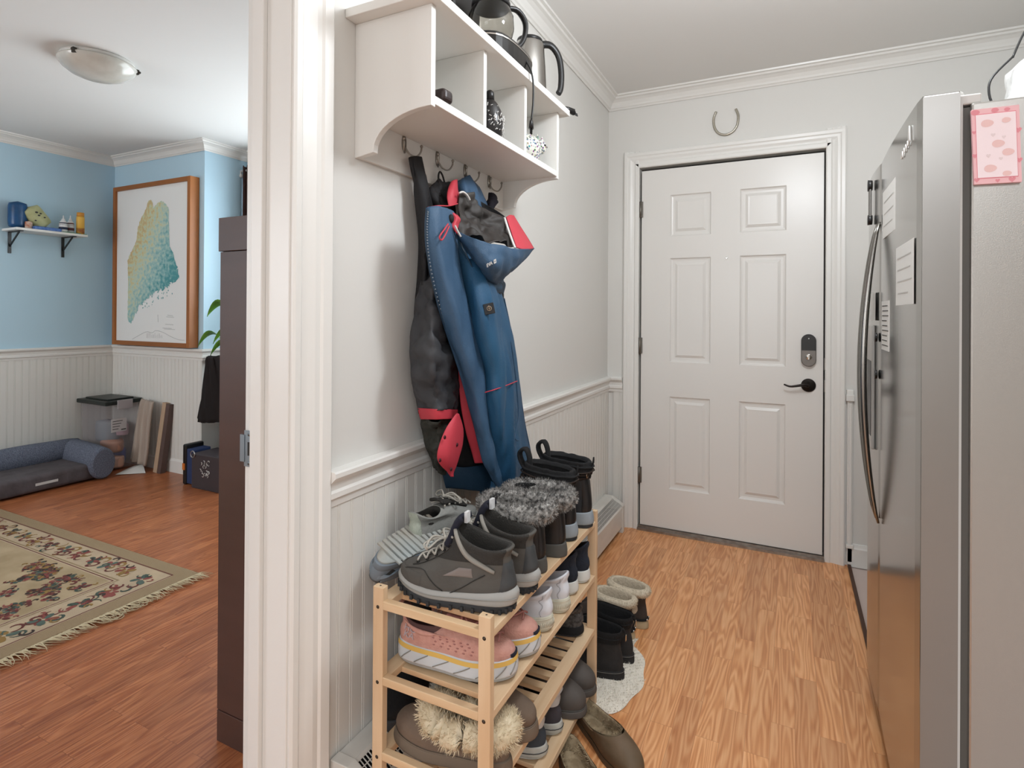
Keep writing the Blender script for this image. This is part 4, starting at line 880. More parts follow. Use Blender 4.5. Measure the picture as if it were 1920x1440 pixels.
# ================================================================== SHOES
class Loft:
    """closed rings heel->toe; ring = (heel x, toe x, half width, z heel, z toe, belly z, toe spring, foot-ness)"""
    def __init__(s, rings, L, pw=2.5, side=1): s.r = [tuple(r)+(0,)*(7-len(r)) for r in rings]; s.L = L; s.pw = pw; s.side = side
    def P(s, k, t):
        xb, xf, hw, zb, zf, zc, ts = crom(s.r, k); c = cos(2*pi*t); x = .5-.5*c
        w = max(0, 1-abs(c)**s.pw)**(1/s.pw); foot = max(0, min(1, ((xf-xb)/s.L-.5)*2.4))
        q = max(0, min(1, (x-.12)/.55)); q = q*q*(3-2*q)
        sh = 1+(.72+.28*q-.10*math.exp(-((x-.42)/.16)**2)-1)*foot
        y = w*hw*sh*(1 if t % 1 < .5 else -1)+s.side*foot*.10*hw*(1-abs(2*x-1.1)**2)*.9
        z = zb+(zf-zb)*x+zc*4*x*(1-x)+ts*max(0, (x-.66)/.34)**2+.35*ts*max(0, (.12-x)/.12)**2
        return Vector((xb+(xf-xb)*x, y, z))
    def N(s, k, t):
        e = .004; a = s.P(k, t+e)-s.P(k, t-e); km = len(s.r)-1; b = s.P(min(k+.05, km), t)-s.P(max(k-.05, 0), t); n = a.cross(b)
        if n.length < 1e-12: return Vector((0, 0, 1))
        n.normalize(); xb, xf = crom(s.r, k)[:2]; c = Vector(((xb+xf)/2, 0, s.P(k, .25).z)); d = s.P(k, t)-c
        return n if n.dot(d) > 0 else -n
    def mesh(s, m, k0, k1, nk=14, nt=44, cap0=False, cap1=False, off=0):
        rows = [[s.P(k0+(k1-k0)*i/nk, j/nt)+(s.N(k0+(k1-k0)*i/nk, j/nt+.001)*off if off else Vector()) for j in range(nt)] for i in range(nk+1)]
        m.sm = True; a = m.grid(rows, cu=True)
        if cap0: m.face([a+j for j in range(nt)][::-1])
        if cap1: m.face([a+nk*nt+j for j in range(nt)])
        return m
    def over(s, m, k0, k1, ta, tb, off=.0022, nk=8, nt=12):
        """raised overlay patch; ta, tb may depend on the height share"""
        f = lambda q, v: q(v) if callable(q) else q; rows = []
        for i in range(nk+1):
            v = i/nk; k = k0+(k1-k0)*v; a, b = f(ta, v), f(tb, v); row = []
            for j in range(nt+1):
                u = j/nt; t = a+(b-a)*u; e = min(1, 6*min(u, 1-u, v, 1-v)+.25)
                row.append(s.P(k, t)+s.N(k, t)*off*e)
            rows.append(row)
        m.sm = True; m.grid(rows); return m
def lacing(m, lf, k0, k1, d0, d1, n=5, r=.0022, off=.0035):
    for i in range(n):
        a = k0+(k1-k0)*i/n; b = k0+(k1-k0)*(i+1)/n; da = d0+(d1-d0)*i/n; dbb = d0+(d1-d0)*(i+1)/n
        for sg in (1, -1):
            m.tube(spl([lf.P(a, .5-sg*da)+lf.N(a, .5-sg*da)*off, lf.P((a+b)/2, .5)+lf.N((a+b)/2, .5)*(off*2+.001*sg), lf.P(b, .5+sg*dbb)+lf.N(b, .5+sg*dbb)*off], 8), r, 6)
def bow_knot(m, p, n, r=.0022, s=1, seed=0):
    R = random.Random(seed); m.ball(p+n*.004, .005*s, 8)
    for sg in (1, -1):
        y = Vector((0, sg, 0)); x = Vector((1, 0, 0))
        m.tube(spl([p+n*.004, p+y*.020*s+n*.016*s+x*.006, p+y*.044*s+x*.018*s+n*.0, p+y*.040*s+x*.022*s-n*.010, p+y*.016*s+x*.008*s+n*.003, p+n*.004], 22), r, 6)
        m.tube(spl([p+n*.004, p+y*.018*s+x*.012*s+n*.008, p+y*.036*s+x*.032*s-n*.004, p+y*.042*s+x*.045*s*R.uniform(.6, 1.2)-n*.018], 14), r, 6)
FURS = {}
def fur_collar(lf, k, parent, mat, rad_=.013, n=1500, ln=.011, name='fur_cuff', seed=1, t0=0, t1=1, drop=0, squash=1.0, outl=0):
    m = MB(); pts = [lf.P(k, i/36)+lf.N(k, i/36)*outl+Vector((0, 0, drop)) for i in range(36)]
    rows = []; R = random.Random(seed)
    for i in range(36):
        d = (pts[(i+1) % 36]-pts[i-1]).normalized(); o = lf.N(k, i/36); u = d.cross(o).normalized(); o = u.cross(d)
        if u.z < 0: u = -u
        row = []
        for j in range(12):
            a = 2*pi*j/12; rr = rad_*(1+.22*noise.noise(pts[i]*60+Vector((cos(a), sin(a), seed))*1.3)); row.append(pts[i]+o*cos(a)*rr+u*sin(a)*rr*squash)
        rows.append(row)
    m.sm = True; m.grid(rows, cu=True, cv=True)
    def P(a, b):
        i = int(a*36) % 36; j = int(b*12) % 12; p = rows[i][j].lerp(rows[(i+1) % 36][j], a*36 % 1); q = rows[i][(j+1) % 12].lerp(rows[(i+1) % 36][(j+1) % 12], a*36 % 1)
        p = p.lerp(q, b*12 % 1); return p, (p-pts[i].lerp(pts[(i+1) % 36], a*36 % 1)).normalized()
    m.sm = False; fuzz(m, P, n, ln, .55, .0007, seed)
    return m.build(name, mat, parent, world=False)
def footbed_fuzz(lf, k0, k1, parent, mat, n=500, ln=.008, name='fleece_lining', seed=2, t0=0., t1=1.):
    m = MB(); lf.mesh(m, k0, k1, 12, 32, cap1=True)
    def P(a, b): k = k0+(k1-k0)*a; t = b; return lf.P(k, t), -lf.N(k, t)+Vector((0, 0, .6))
    m.sm = False; fuzz(m, P, n, ln, .8, .0007, seed); return m.build(name, mat, parent, world=False)
def sole(L, hw, h0, h1, ts=.012, x0=0., grow=.004, side=1, n=4):
    rr = []
    for i in range(n):
        q = i/(n-1); g = grow*sin(pi*min(1, .35+q*.6)); rr.append((x0-g, L+g, hw+g*.7, h0+(h1-h0)*q, h0+(h1-h0)*q*(.86 if h0 == 0 else .9), -.002 if q else 0, ts))
    return Loft(rr, L, side=side)
def put(t, mb, name, mat, **k): return mb.build(name, mat, t, world=False, smooth=None, **k)

M_ = dict(
 gup=pbr('grey_nubuck', '#56534e', .85, bump=(90, .25), var=(14, '#4a4743', .6)), gmesh=pbr('charcoal_textile', '#34322f', .95, bump=(300, .5)), ghl=pbr('dark_heel_leather', '#3d3f40', .6, bump=(60, .2)),
 gtrim=pbr('light_grey_binding', '#8c8880', .8), gmid=pbr('grey_midsole', '#a3a29e', .6, var=(8, '#8d8c88', .5)), gout=pbr('dark_rubber', '#2f3133', .7, bump=(70, .3)), navy=pbr('navy_padding', '#1c1e2b', .9, bump=(120, .3)),
 lace=pbr('pale_laces', '#a9a49a', .85), tagw=pbr('white_tag', '#d9d9d9', .6), eye=pbr('eyelet_dark', '#2a2826', .5, .5),
 blk=pbr('black_leather', '#1b1b1c', .42, bump=(60, .2)), blkn=pbr('black_nubuck', '#242222', .85, bump=(80, .35), var=(9, '#302d2b', .7)), blkt=pbr('black_textile', '#151516', .9, bump=(150, .5)), gsole=pbr('grey_rubber_sole', '#4f4d49', .75), wfur=pbr('frosted_grey_fur', '#3f3d3b', .95, var=(90, '#b0ada8', 1)),
 bgs=pbr('blue_grey_sole', '#8f969b', .6, var=(8, '#7a8288', .6)), bup=pbr('slate_leather', '#26292d', .6, bump=(60, .2)),
 pink=pbr('coral_pink_mesh', '#cb9a8c', .85, bump=(220, .5), var=(60, '#ba8579', .6)), pdk=pbr('dusty_rose_tongue', '#a4716a', .85, bump=(160, .4)), pwhite=pbr('white_foam_sole', '#c9ccce', .6, bump=(25, .3)), pyel=pbr('yellow_foam', '#d9b15c', .6), pin=pbr('mauve_lining', '#5c4240', .9), plav=pbr('lavender_print', '#b3a9b0', .6),
 white=pbr('white_leather', '#d5d8de', .45, bump=(30, .06)), cream=pbr('creamy_rubber', '#c9c4b2', .6), wline=pbr('stitch_grey', '#a4a6aa', .7),
 nv=pbr('navy_knit', '#1f2530', .9, bump=(160, .5)), nvw=pbr('white_cup_sole', '#cfcfca', .6),
 suede=pbr('taupe_suede', '#756455', .92, bump=(120, .35), var=(10, '#65564a', .7)), fleece=pbr('cream_fleece', '#e0d2b6', .95, var=(45, '#c9b898', .8)), fleecew=pbr('white_fleece', '#c6c2b6', .95, var=(40, '#9a9a94', .8)), brsole=pbr('brown_rubber', '#6d5f51', .7),
 clog=pbr('grey_foam_clog', '#56504b', .7, var=(6, '#4c4642', .6)), dgr=pbr('dark_patterned_textile', '#2a2828', .7, bump=(200, .9), var=(120, '#6b6967', .6)),
 adn=pbr('slate_blue_suede', '#3b4148', .85, bump=(90, .3)), adp=pbr('plum_grey_suede', '#3f3b40', .85, bump=(90, .3)), adw=pbr('white_heel_patch', '#c9c9c9', .55, bump=(60, .2)), adr=pbr('white_foxing', '#b9b8b0', .6, var=(30, '#9d9c94', .5)),
 moc=pbr('olive_brown_leather', '#6f5c49', .6, bump=(50, .25), var=(12, '#57462f', .7)), moci=pbr('brown_fleece', '#b3a183', .95, var=(30, '#7d6b52', .9)), tanf=pbr('beige_sherpa', '#d3c6b0', .95, bump=(150, .9), var=(80, '#bdaf98', .7)), brn=pbr('dark_brown_suede', '#3f3732', .9, bump=(100, .3)), tans=pbr('tan_gum_sole', '#b3a283', .7),
 gsk=pbr('pale_grey_mesh', '#8d8d88', .85, bump=(120, .5)), fluor=pbr('mint_grey_mesh', '#a9aea0', .9, bump=(90, .7)), sgrip=pbr('worn_pale_outsole', '#a3aaa9', .7, bump=(30, .4), var=(6, '#9c8c78', .7)), sblue=pbr('blue_grey_foam', '#77818a', .6))

def hiking_boot(loc, rz, label, side=1, knot=0):
    t = thing('hiking_boot', label, 'boot', loc, rz, 'grey hiking boots on the top tier'); L = .285
    o = sole(L, .050, 0, .018, .014, .004, .003, side); put(t, o.mesh(MB(), 0, 3, 6, 48, True, True), 'outsole', M_['gout'])
    m = MB()
    for i in range(34):
        tt = i/34; p = o.P(1, tt); n = o.N(1, tt); m.box(p-Vector((.0032, .0032, .006)), p+Vector((.0032, .0032, .004))+n*.001)
    tag(put(t, m, 'tread_lugs', M_['gout']), kind='stuff')
    s = Loft([(-.004, L+.003, .051, .016, .015, -.002, .012), (-.008, L+.006, .053, .024, .020, -.004, .014), (-.010, L+.006, .053, .040, .030, -.010, .012), (-.004, L-.002, .049, .050, .036, -.010, .010), (.0, L-.006, .046, .050, .036, -.010, .010)], L, side=side)
    ms = put(t, s.mesh(MB(), 0, 4, 12, 52, True, True), 'midsole', M_['gmid'])
    m = MB(); m.tube([s.P(1.3+.5*sin(pi*q/20), .02+.40*q/20)+s.N(1.5, .02+.40*q/20)*.0012 for q in range(21)], .0011, 5); m.tube([s.P(1.3+.5*sin(pi*q/20), .98-.40*q/20)+s.N(1.5, .98-.40*q/20)*.0012 for q in range(21)], .0011, 5); put(ms, m, 'groove', M_['gtrim'])
    u = Loft([(.002, L-.004, .047, .044, .028, -.008, .010), (.0, L-.002, .049, .056, .042, -.006, .009), (.003, L-.012, .046, .070, .058, .0, .006), (.007, L-.050, .042, .086, .072, .004, 0), (.010, L-.092, .038, .103, .094, .004, 0), (.011, L-.125, .036, .120, .124, -.004, 0), (.003, L-.140, .038, .136, .162, -.014, 0), (.009, L-.147, .035, .139, .168, -.014, 0), (.020, L-.150, .030, .132, .160, -.012, 0), (.030, L-.140, .026, .10, .10, 0, 0), (.030, L-.09, .026, .062, .058, 0, 0)], L, side=side)
    put(t, u.mesh(MB(), 0, 7, 30, 52, True), 'upper', M_['gup']); put(t, u.mesh(MB(), 7, 10, 10, 40, cap1=True), 'lining', M_['gmesh'])
    put(t, u.over(MB(), 4.0, 6.9, .07, .40, .0030), 'ankle_panel', M_['gmesh']); put(t, u.over(MB(), 4.0, 6.9, .93, .60, .0030), 'ankle_panel', M_['gmesh'])
    put(t, u.over(MB(), .2, 4.2, lambda v: -.10+.03*v, lambda v: .10-.03*v, .0040), 'heel_counter', M_['ghl'])
    put(t, u.over(MB(), .1, 1.9, .33, .67, .0028, nt=20), 'toe_cap', M_['ghl'] if 0 else M_['gup'])
    for a in (.10, .90):
        m = MB(); sg_ = 1 if a < .5 else -1; B_ = [(6.5-3.3*q/16, (.415-.30*(q/16)**.9)*sg_) for q in range(17)]; m.tube([u.P(k_, t_)+u.N(k_, t_)*.0045 for k_, t_ in B_], lambda q: .0042+.0022*sin(pi*q), 6, flat=.7); put(t, m, 'grey_binding', M_['gtrim'])
    m = MB()
    for sg_ in (1, -1):
        m.tube([u.P(.5+2.0*sin(pi*q/24), (.26+.20*q/24)*sg_)+u.N(1.5, .36*sg_)*.0016 for q in range(25)], .0010, 5)
        m.tube([u.P(.1+2.6*q/14, (.25-.10*q/14)*sg_)+u.N(1.5, .2*sg_)*.0016 for q in range(15)], .0011, 5)
        m.tube([u.P(2.5+2.6*q/14, (.42-.03*q/14)*sg_)+u.N(3.5, .40*sg_)*.0016 for q in range(15)], .0011, 5)
    tag(put(t, m, 'seam_stitching', M_['gmesh']), kind='stuff')
    for a in (.22, .78): put(t, u.over(MB(), 2.2, 3.3, lambda v, a=a: a-.035+.02*v, lambda v, a=a: a+.05-.02*v, .0034), 'side_patch', pbr('pinkish_grey_patch', '#7f7671', .8))
    m = MB(); xs_ = []
    for i in range(9):
        q = i/8; c = u.P(5.0+1.2*min(1, q*1.2), .5) + Vector((.004-.018*q*q, 0, .030*max(0, q-.3))); xs_.append([c+Vector((-.012*abs(v)**2, .030*v*(1-.25*q), 0)) for v in (-1, -.6, -.2, .2, .6, 1)])
    m.sm = True; m.grid(xs_); put(t, m, 'tongue', M_['navy'], thick=.012)
    m = MB(); c = xs_[7][3]; m.box(c+Vector((-.017, -.018, -.010)), c+Vector((-.010, -.002, .014))); put(t, m, 'size_tag', M_['tagw'])
    m = MB(); lacing(m, u, 2.9, 5.7, .055, .10, 5, .0024, .005); p = u.P(5.0, .5)+Vector((.010, 0, .004)); bow_knot(m, p, Vector((.8, 0, .6)), .0024, 1.15, knot); put(t, m, 'laces', M_['lace'])
    for i in range(5):
        for a in (1, -1): m = MB(); k = 2.9+2.8*i/5; q = u.P(k, .5+a*(.055+.045*i/5)); m.lathe([(0, 0), (.0042, 0), (.0035, .003), (0, .003)], q+Vector((0, 0, 0)), n=8); put(t, m, 'eyelet', M_['eye'])
    return t
def rzp(toe_from_heel): return math.atan2(toe_from_heel[1], toe_from_heel[0])
def place(maker, heel, toe, *a, z=0, **k):   # heel and toe floor positions
    d = (toe[0]-heel[0], toe[1]-heel[1]); return maker((heel[0], heel[1], z), rzp(d), *a, **k)
ZT = [t+.0135 for t in TZ]
place(hiking_boot, (.430, 1.100), (.14, 1.088), 'grey hiking boot with pale laces nearest the camera on the top tier', z=ZT[0], side=1, knot=1)
place(hiking_boot, (.438, 1.200), (.15, 1.195), 'grey hiking boot tucked behind its mate, second on the top tier', z=ZT[0], side=-1, knot=4)

def fur_boot(loc, rz, label, side, seed):
    t = thing('fur_boot', label, 'boot', loc, rz, 'black boots with frosted fur cuffs'); L = .26
    o = sole(L, .046, 0, .034, .006, .0, .004, side); put(t, o.mesh(MB(), 0, 3, 8, 48, True, True), 'sole', M_['gsole'])
    u = Loft([(.004, L-.004, .043, .030, .026, 0, .004), (.004, L-.004, .044, .055, .046, 0, .004), (.006, L-.030, .042, .085, .076, 0, 0), (.008, L-.09, .040, .115, .110, 0, 0), (.004, L-.112, .043, .140, .142, 0, 0), (-.004, L-.100, .050, .160, .162, 0, 0), (.008, L-.112, .042, .160, .162, 0, 0), (.02, L-.12, .030, .08, .08, 0, 0), (.02, L-.10, .030, .05, .05, 0, 0)], L, side=side)
    put(t, u.mesh(MB(), 0, 5, 24, 48, True), 'shaft', M_['blk']); footbed_fuzz(u, 5, 8, t, M_['blkt'], 250, .008, 'lining', seed)
    put(t, u.over(MB(), .3, 3.0, -.06, .06, .003), 'heel_counter', M_['gsole'] if 0 else M_['blk'])
    fur_collar(u, 4.9, t, M_['wfur'], .0165, 5600, .009, seed=seed, drop=-.006, squash=1.35, outl=.004); return t
place(fur_boot, (.418, 1.302), (.155, 1.292), 'black boot with frosted grey fur cuff, nearer one behind the grey hiking boots', z=ZT[0], side=1, seed=3)
place(fur_boot, (.430, 1.412), (.170, 1.405), 'black boot with frosted grey fur cuff, farther one beside the black lace boots', z=ZT[0], side=-1, seed=8)

def black_hiker(loc, rz, label, side):
    t = thing('lace_boot', label, 'boot', loc, rz, 'black lace boots with blue grey soles'); L = .28
    o = sole(L, .050, 0, .012, .008, 0, .003, side); put(t, o.mesh(MB(), 0, 3, 6, 44, True, True), 'outsole', M_['gout'])
    s = sole(L, .051, .010, .046, .008, 0, .006, side); put(t, s.mesh(MB(), 0, 3, 8, 44, True, True), 'midsole', M_['bgs'])
    u = Loft([(.004, L-.004, .046, .040, .036, 0, .006), (.004, L-.002, .048, .065, .056, 0, .006), (.006, L-.03, .045, .095, .086, 0, 0), (.010, L-.085, .041, .125, .120, 0, 0), (.012, L-.12, .040, .150, .158, 0, 0), (.000, L-.118, .046, .172, .185, 0, 0), (.000, L-.118, .047, .186, .200, 0, 0), (.016, L-.135, .034, .188, .198, 0, 0), (.022, L-.13, .030, .10, .10, 0, 0), (.022, L-.11, .030, .06, .06, 0, 0)], L, side=side)
    put(t, u.mesh(MB(), 0, 4, 20, 48, True), 'upper', M_['bup']); put(t, u.mesh(MB(), 7, 9, 8, 40, cap1=True), 'lining', M_['blkt'])
    m = MB(); rows = []
    for i in range(17):
        k = 3.7+3.3*i/16; rows.append([u.P(k, j/48)+u.N(k, j/48+.001)*(.004*sin(i*1.5)+.003*noise.noise(Vector((j*.5, i*.6, side)))) for j in range(48)])
    m.sm = True; m.grid(rows, cu=True); put(t, m, 'padded_collar', M_['blkt'])
    put(t, u.over(MB(), .2, 3.8, -.09, .09, .0035), 'heel_counter', M_['blk'])
    m = MB()
    for k in range(3): m.tube([u.P(3.9+.5*k, j/24)+u.N(3.9+.5*k, j/24+.001)*.006+Vector((0, 0, .004*sin(j*.6+k))) for j in range(24)], .0022, 5, closed=True)
    lacing(m, u, 2.4, 4.6, .05, .10, 4, .0022, .006); put(t, m, 'laces', pbr('dark_brown_laces', '#2c211a', .8))
    m = MB(); c = u.P(6.6, 0.0); m.tube(spl([c+Vector((.002, -.006, -.02)), c+Vector((-.012, -.005, -.002)), c+Vector((-.014, 0, .018)), c+Vector((-.012, .005, -.002)), c+Vector((.002, .006, -.02))], 12), .0022, 5); put(t, m, 'pull_loop', M_['blkt'])
    m = MB(); c = u.P(6.8, .5); m.tube(spl([c+Vector((.004, 0, -.03)), c+Vector((.026, 0, .005)), c+Vector((.028, 0, .028)), c+Vector((.010, 0, .038)), c+Vector((-.002, 0, .015)), c+Vector((-.004, 0, -.02))], 18), .015, 8, flat=.40); put(t, m, 'tongue_loop', M_['blkt'])
    m = MB(); c = u.P(4.4, .06); m.tube([c+Vector((-.004, 0, 0))+Vector((.0, .007*cos(q), .007*sin(q))) for q in [2*pi*i/12 for i in range(12)]], .0018, 5, closed=True); put(t, m, 'lace_ring', pbr('copper_ring', '#a08a74', .3, .9)); return t
place(black_hiker, (.418, 1.525), (.14, 1.520), 'black padded lace boot with blue grey sole, nearer of its pair on the top tier', z=ZT[0], side=1)
place(black_hiker, (.428, 1.640), (.15, 1.635), 'black padded lace boot with blue grey sole at the far end of the top tier', z=ZT[0], side=-1)

def low_shoe(name, label, cat, loc, rz, group, c, side=1, L=.275, hs=.030, collar=.085, rot=None, dip=.016):
    """c: upper, lining, mid, out, lace, heel, extras"""
    t = thing(name, label, cat, loc, rz, group, rot=rot)
    o = sole(L, .046, 0, .008, .012, .004, .002, side); put(t, o.mesh(MB(), 0, 3, 5, 44, True, True), 'outsole', M_[c['out']])
    s = sole(L, .047, .006, hs, .012, 0, .004, side); put(t, s.mesh(MB(), 0, 3, 8, 44, True, True), 'midsole', M_[c['mid']])
    h = hs-.004
    u = Loft([(.003, L-.003, .043, h, h-.002, 0, .008), (.001, L-.003, .045, h+.018, h+.012, 0, .006), (.003, L-.014, .043, h+.034, h+.028, 0, .002), (.008, L-.055, .039, h+.046, h+.042, -.002, 0), (.008, L-.110, .036, collar-.012, h+.062, -dip*.6, 0), (.002, L-.150, .034, collar+.004, collar+.006-dip*.5, -dip, 0), (.008, L-.158, .030, collar+.006, collar+.006-dip*.5, -dip, 0), (.018, L-.155, .026, collar-.020, collar-.02, -.006, 0), (.02, L-.09, .028, h+.006, h+.004, 0, 0)], L, side=side)
    put(t, u.mesh(MB(), 0, 6, 26, 48, True), 'upper', M_[c['up']]); put(t, u.mesh(MB(), 6, 8, 8, 36, cap1=True), 'lining', M_[c['lin']])
    if 'heel' in c: put(t, u.over(MB(), .3, 5.2, lambda v: -.09+.03*v, lambda v: .09-.03*v, .0030), 'heel_patch', M_[c['heel']])
    if 'lace' in c:
        m = MB(); rows = []
        for i in range(8):
            q = i/7; cc_ = u.P(3.0+2.6*q, .5)+Vector((0, 0, .004+.014*q)); rows.append([cc_+Vector((-.006*v*v, .024*v, -.004*v*v)) for v in (-1, -.5, 0, .5, 1)])
        m.sm = True; m.grid(rows); put(t, m, 'tongue', M_[c.get('tongue', c['lin'])], thick=.007)
        m = MB(); lacing(m, u, 2.5, 4.8, .045, .095, 5, .0026, .007); bow_knot(m, u.P(4.6, .5)+Vector((.004, 0, .018)), Vector((.5, 0, .8)), .0024, 1.0, side+3); put(t, m, 'laces', M_[c['lace']])
    return t, u, s
def pink(loc, rz, label, side):
    t, u, s = low_shoe('running_shoe', label, 'running shoe', loc, rz, 'coral pink running shoes', dict(up='pink', lin='pin', mid='pwhite', out='gmid', lace='pdk', tongue='pdk'), side, .285, .046, .122, dip=.040)
    m = MB(); m.sm = True; m.grid([[s.P(k, j/48)+s.N(k, j/48)*.0012 for j in range(48)] for k in (2.15, 2.4, 2.7, 2.93)], cu=True); put(t, m, 'yellow_band', M_['pyel'])
    m = MB()
    for sg in (1, -1):
        for i in range(7): a = .08+.06*i; m.tube([s.P(.4+1.7*q/6, (a+.045*q/6)*sg)+s.N(1, a*sg)*.0012 for q in range(7)], .0012, 5)
    tag(put(t, m, 'sole_grooves', M_['gtrim']), kind='stuff')
    put(t, u.over(MB(), 4.4, 6, -.07, .07, .004), 'heel_flare', M_['pink']); put(t, u.over(MB(), .05, 1.0, .485-.03, .515+.03, .0035), 'toe_bumper', M_['navy'])
    for sg in (1, -1):
        p = u.P(1.9, .115*sg); n = u.N(1.9, .115*sg); Mt = frame_m(p+n*.0035, Vector((-sg, 0, .0))*1.0+Vector((0, 0, -.25)), Vector((0, 0, 1)))
        for row, s_ in ((.008, 'HO'), (-.008, 'KA')):
            text(s_, .020, M_['plav'], t, Mt @ Matrix.Translation((0, row, 0)), 'side_lettering')
    m = MB(); R = random.Random(3)
    for sg in (1, -1):
        for i in range(6):
            for j in range(4): k = 1.0+.45*j; a = (.20+.022*i+.006*(j % 2))*sg; p = u.P(k, a); m.ball(p+u.N(k, a)*.0004, .0022, 6, sc=(1.5, .5, .8))
    tag(put(t, m, 'mesh_holes', M_['pdk']), kind='stuff'); return t
place(pink, (.137, 1.088), (.415, 1.135), 'coral pink running shoe nearest the camera on the second tier', z=ZT[1], side=1)
place(pink, (.145, 1.205), (.428, 1.240), 'coral pink running shoe behind its mate, toe out past the rack post', z=ZT[1], side=-1)
def white_s(loc, rz, label, side):
    t, u, s = low_shoe('white_sneaker', label, 'sneaker', loc, rz, 'white leather sneakers', dict(up='white', lin='white', mid='cream', out='cream', lace='white', heel='white'), side, .275, .038, .100)
    m = MB(); m.tube([s.P(2.4, j/40)+s.N(2.4, j/40)*.001 for j in range(40)], .0009, 5, closed=True)
    for i in range(26): a = .87+.01*i; m.tube([s.P(.7+1.1*q/2, a)+s.N(1, a)*.001 for q in range(3)], .0008, 4)
    tag(put(t, m, 'foxing_ridges', M_['cream']), kind='stuff')
    m = MB(); m.tube([u.P(.4+4.4*q/14, .085+.01*sin(q))+u.N(2, .09)*.003 for q in range(15)], .0008, 4); m.tube([u.P(.4+4.4*q/14, -.085+.01*sin(q))+u.N(2, -.09)*.003 for q in range(15)], .0008, 4); put(t, m, 'seams', M_['wline']); return t
place(white_s, (.418, 1.345), (.145, 1.350), 'white leather sneaker with creamy sole, heel out, nearer of the white pair', z=ZT[1], side=1)
place(white_s, (.425, 1.450), (.150, 1.455), 'white leather sneaker with creamy sole, heel out, farther of the white pair', z=ZT[1], side=-1)
def navy_s(loc, rz, label, side):
    t, u, s = low_shoe('navy_trainer', label, 'trainer', loc, rz, 'navy knit trainers', dict(up='nv', lin='blkt', mid='nvw', out='nvw', lace='nv', heel='nv'), side, .27, .036, .112); return t
place(navy_s, (.412, 1.553), (.145, 1.556), 'navy knit trainer with thick white sole next to the white sneakers', z=ZT[1], side=1)
place(navy_s, (.420, 1.638), (.150, 1.640), 'navy knit trainer with thick white sole at the far end of its tier', z=ZT[1], side=-1)

# third tier: fleece slippers and a dark trainer
def slipper(name, label, loc, rz, group, up, fl, so, side=1, L=.27, back=True, cuff=.017, nf=2600, hs=.026, hh=.07):
    t = thing(name, label, 'slipper', loc, rz, group)
    o = sole(L, .049, 0, hs, .004, 0, .004, side); put(t, o.mesh(MB(), 0, 3, 8, 44, True, True), 'sole', M_[so])
    h = hs-.004; bh = hh if back else h+.016
    u = Loft([(.004, L-.004, .046, h, h, 0, .003), (.002, L-.002, .049, h+.020, h+.018, 0, .002), (.003, L-.012, .047, min(bh, h+.032), h+.036, -.004, 0), (.004, L-.045, .043, bh-.006, h+.052, -.010, 0), (.004, L-.085, .042, bh, h+.062, -.014, 0), (.012, L-.092, .036, bh-.002, h+.060, -.016, 0), (.018, L-.085, .034, h+.02, h+.04, -.01, 0), (.020, L-.05, .034, h+.008, h+.008, 0, 0)], L, side=side)
    put(t, u.mesh(MB(), 0, 4, 20, 48, True), 'upper', M_[up]); footbed_fuzz(u, 4.5, 7, t, M_[fl], 900, .010, 'fleece_lining', int(loc[1]*100))
    m = MB(); m.tube([u.P(.15, j/44)+u.N(.15, j/44)*.002 for j in range(44)], .0016, 5, closed=True); put(t, m, 'welt_stitching', M_[so])
    if cuff: fur_collar(u, 4.3, t, M_[fl], cuff, nf, .012, 'fleece_cuff', int(loc[1]*77))
    return t
place(lambda l, r, lab: slipper('fleece_slipper', lab, l, r, 'taupe suede slippers', 'suede', 'fleece', 'brsole', 1, .285, True, .026, 5200, .026, .088), (.430, 1.085), (.145, 1.070), 'taupe suede slipper with big cream fleece cuff nearest the camera on the third tier', z=ZT[2])
place(lambda l, r, lab: slipper('fleece_slipper', lab, l, r, 'taupe suede slippers', 'suede', 'fleecew', 'brsole', -1, .27, False, .014, 2600, .032, .06), (.170, 1.195), (.440, 1.200), 'taupe suede slipper with pale fleece, toe pointing out over the third tier rail', z=ZT[2])
t, u, s = low_shoe('dark_trainer', 'dark speckled trainer at the far end of the third tier', 'trainer', (.400, 1.640, ZT[2]), rad(180), None, dict(up='dgr', lin='blkt', mid='blkt', out='gout', lace='lace', heel='dgr'), 1, .26, .028, .085)

# bottom tier: slate trainers with white heels, grey clogs
def slate(loc, rz, label, side, up):
    t, u, s = low_shoe('suede_trainer', label, 'trainer', loc, rz, 'suede trainers with white heel patches', dict(up=up, lin='blkt', mid='adr', out='adr', lace='blkt'), side, .275, .030, .112)
    hp = put(t, u.over(MB(), 3.2, 6.0, lambda v: -.10-.03*v, lambda v: .10+.03*v, .0032, nt=18), 'heel_patch', M_['adw'])
    m = MB(); m.tube([s.P(1.4, j/40)+s.N(1.4, j/40)*.001 for j in range(40)], .0011, 5, closed=True); put(t, m, 'foxing_line', pbr('dark_line', '#333333', .6))
    m = MB()
    for dy in (-.0045, .0045):
        c = u.P(4.5, 0)+Vector((-.0045, dy, .0)); m.tube([c+Vector((0, .0038*cos(q), .0048*sin(q))) for q in [2*pi*i/10 for i in range(10)]], .0010, 5, closed=True)
    put(hp, m, 'heel_mark', pbr('dark_line', '#333333', .6)); return t
place(slate, (.402, 1.352), (.130, 1.340), 'slate blue suede trainer with white heel patch, nearer of the two under the third tier', z=ZT[3], side=1, up='adn')
place(slate, (.408, 1.447), (.136, 1.440), 'plum grey suede trainer with white heel patch beside the grey clogs', z=ZT[3], side=-1, up='adp')
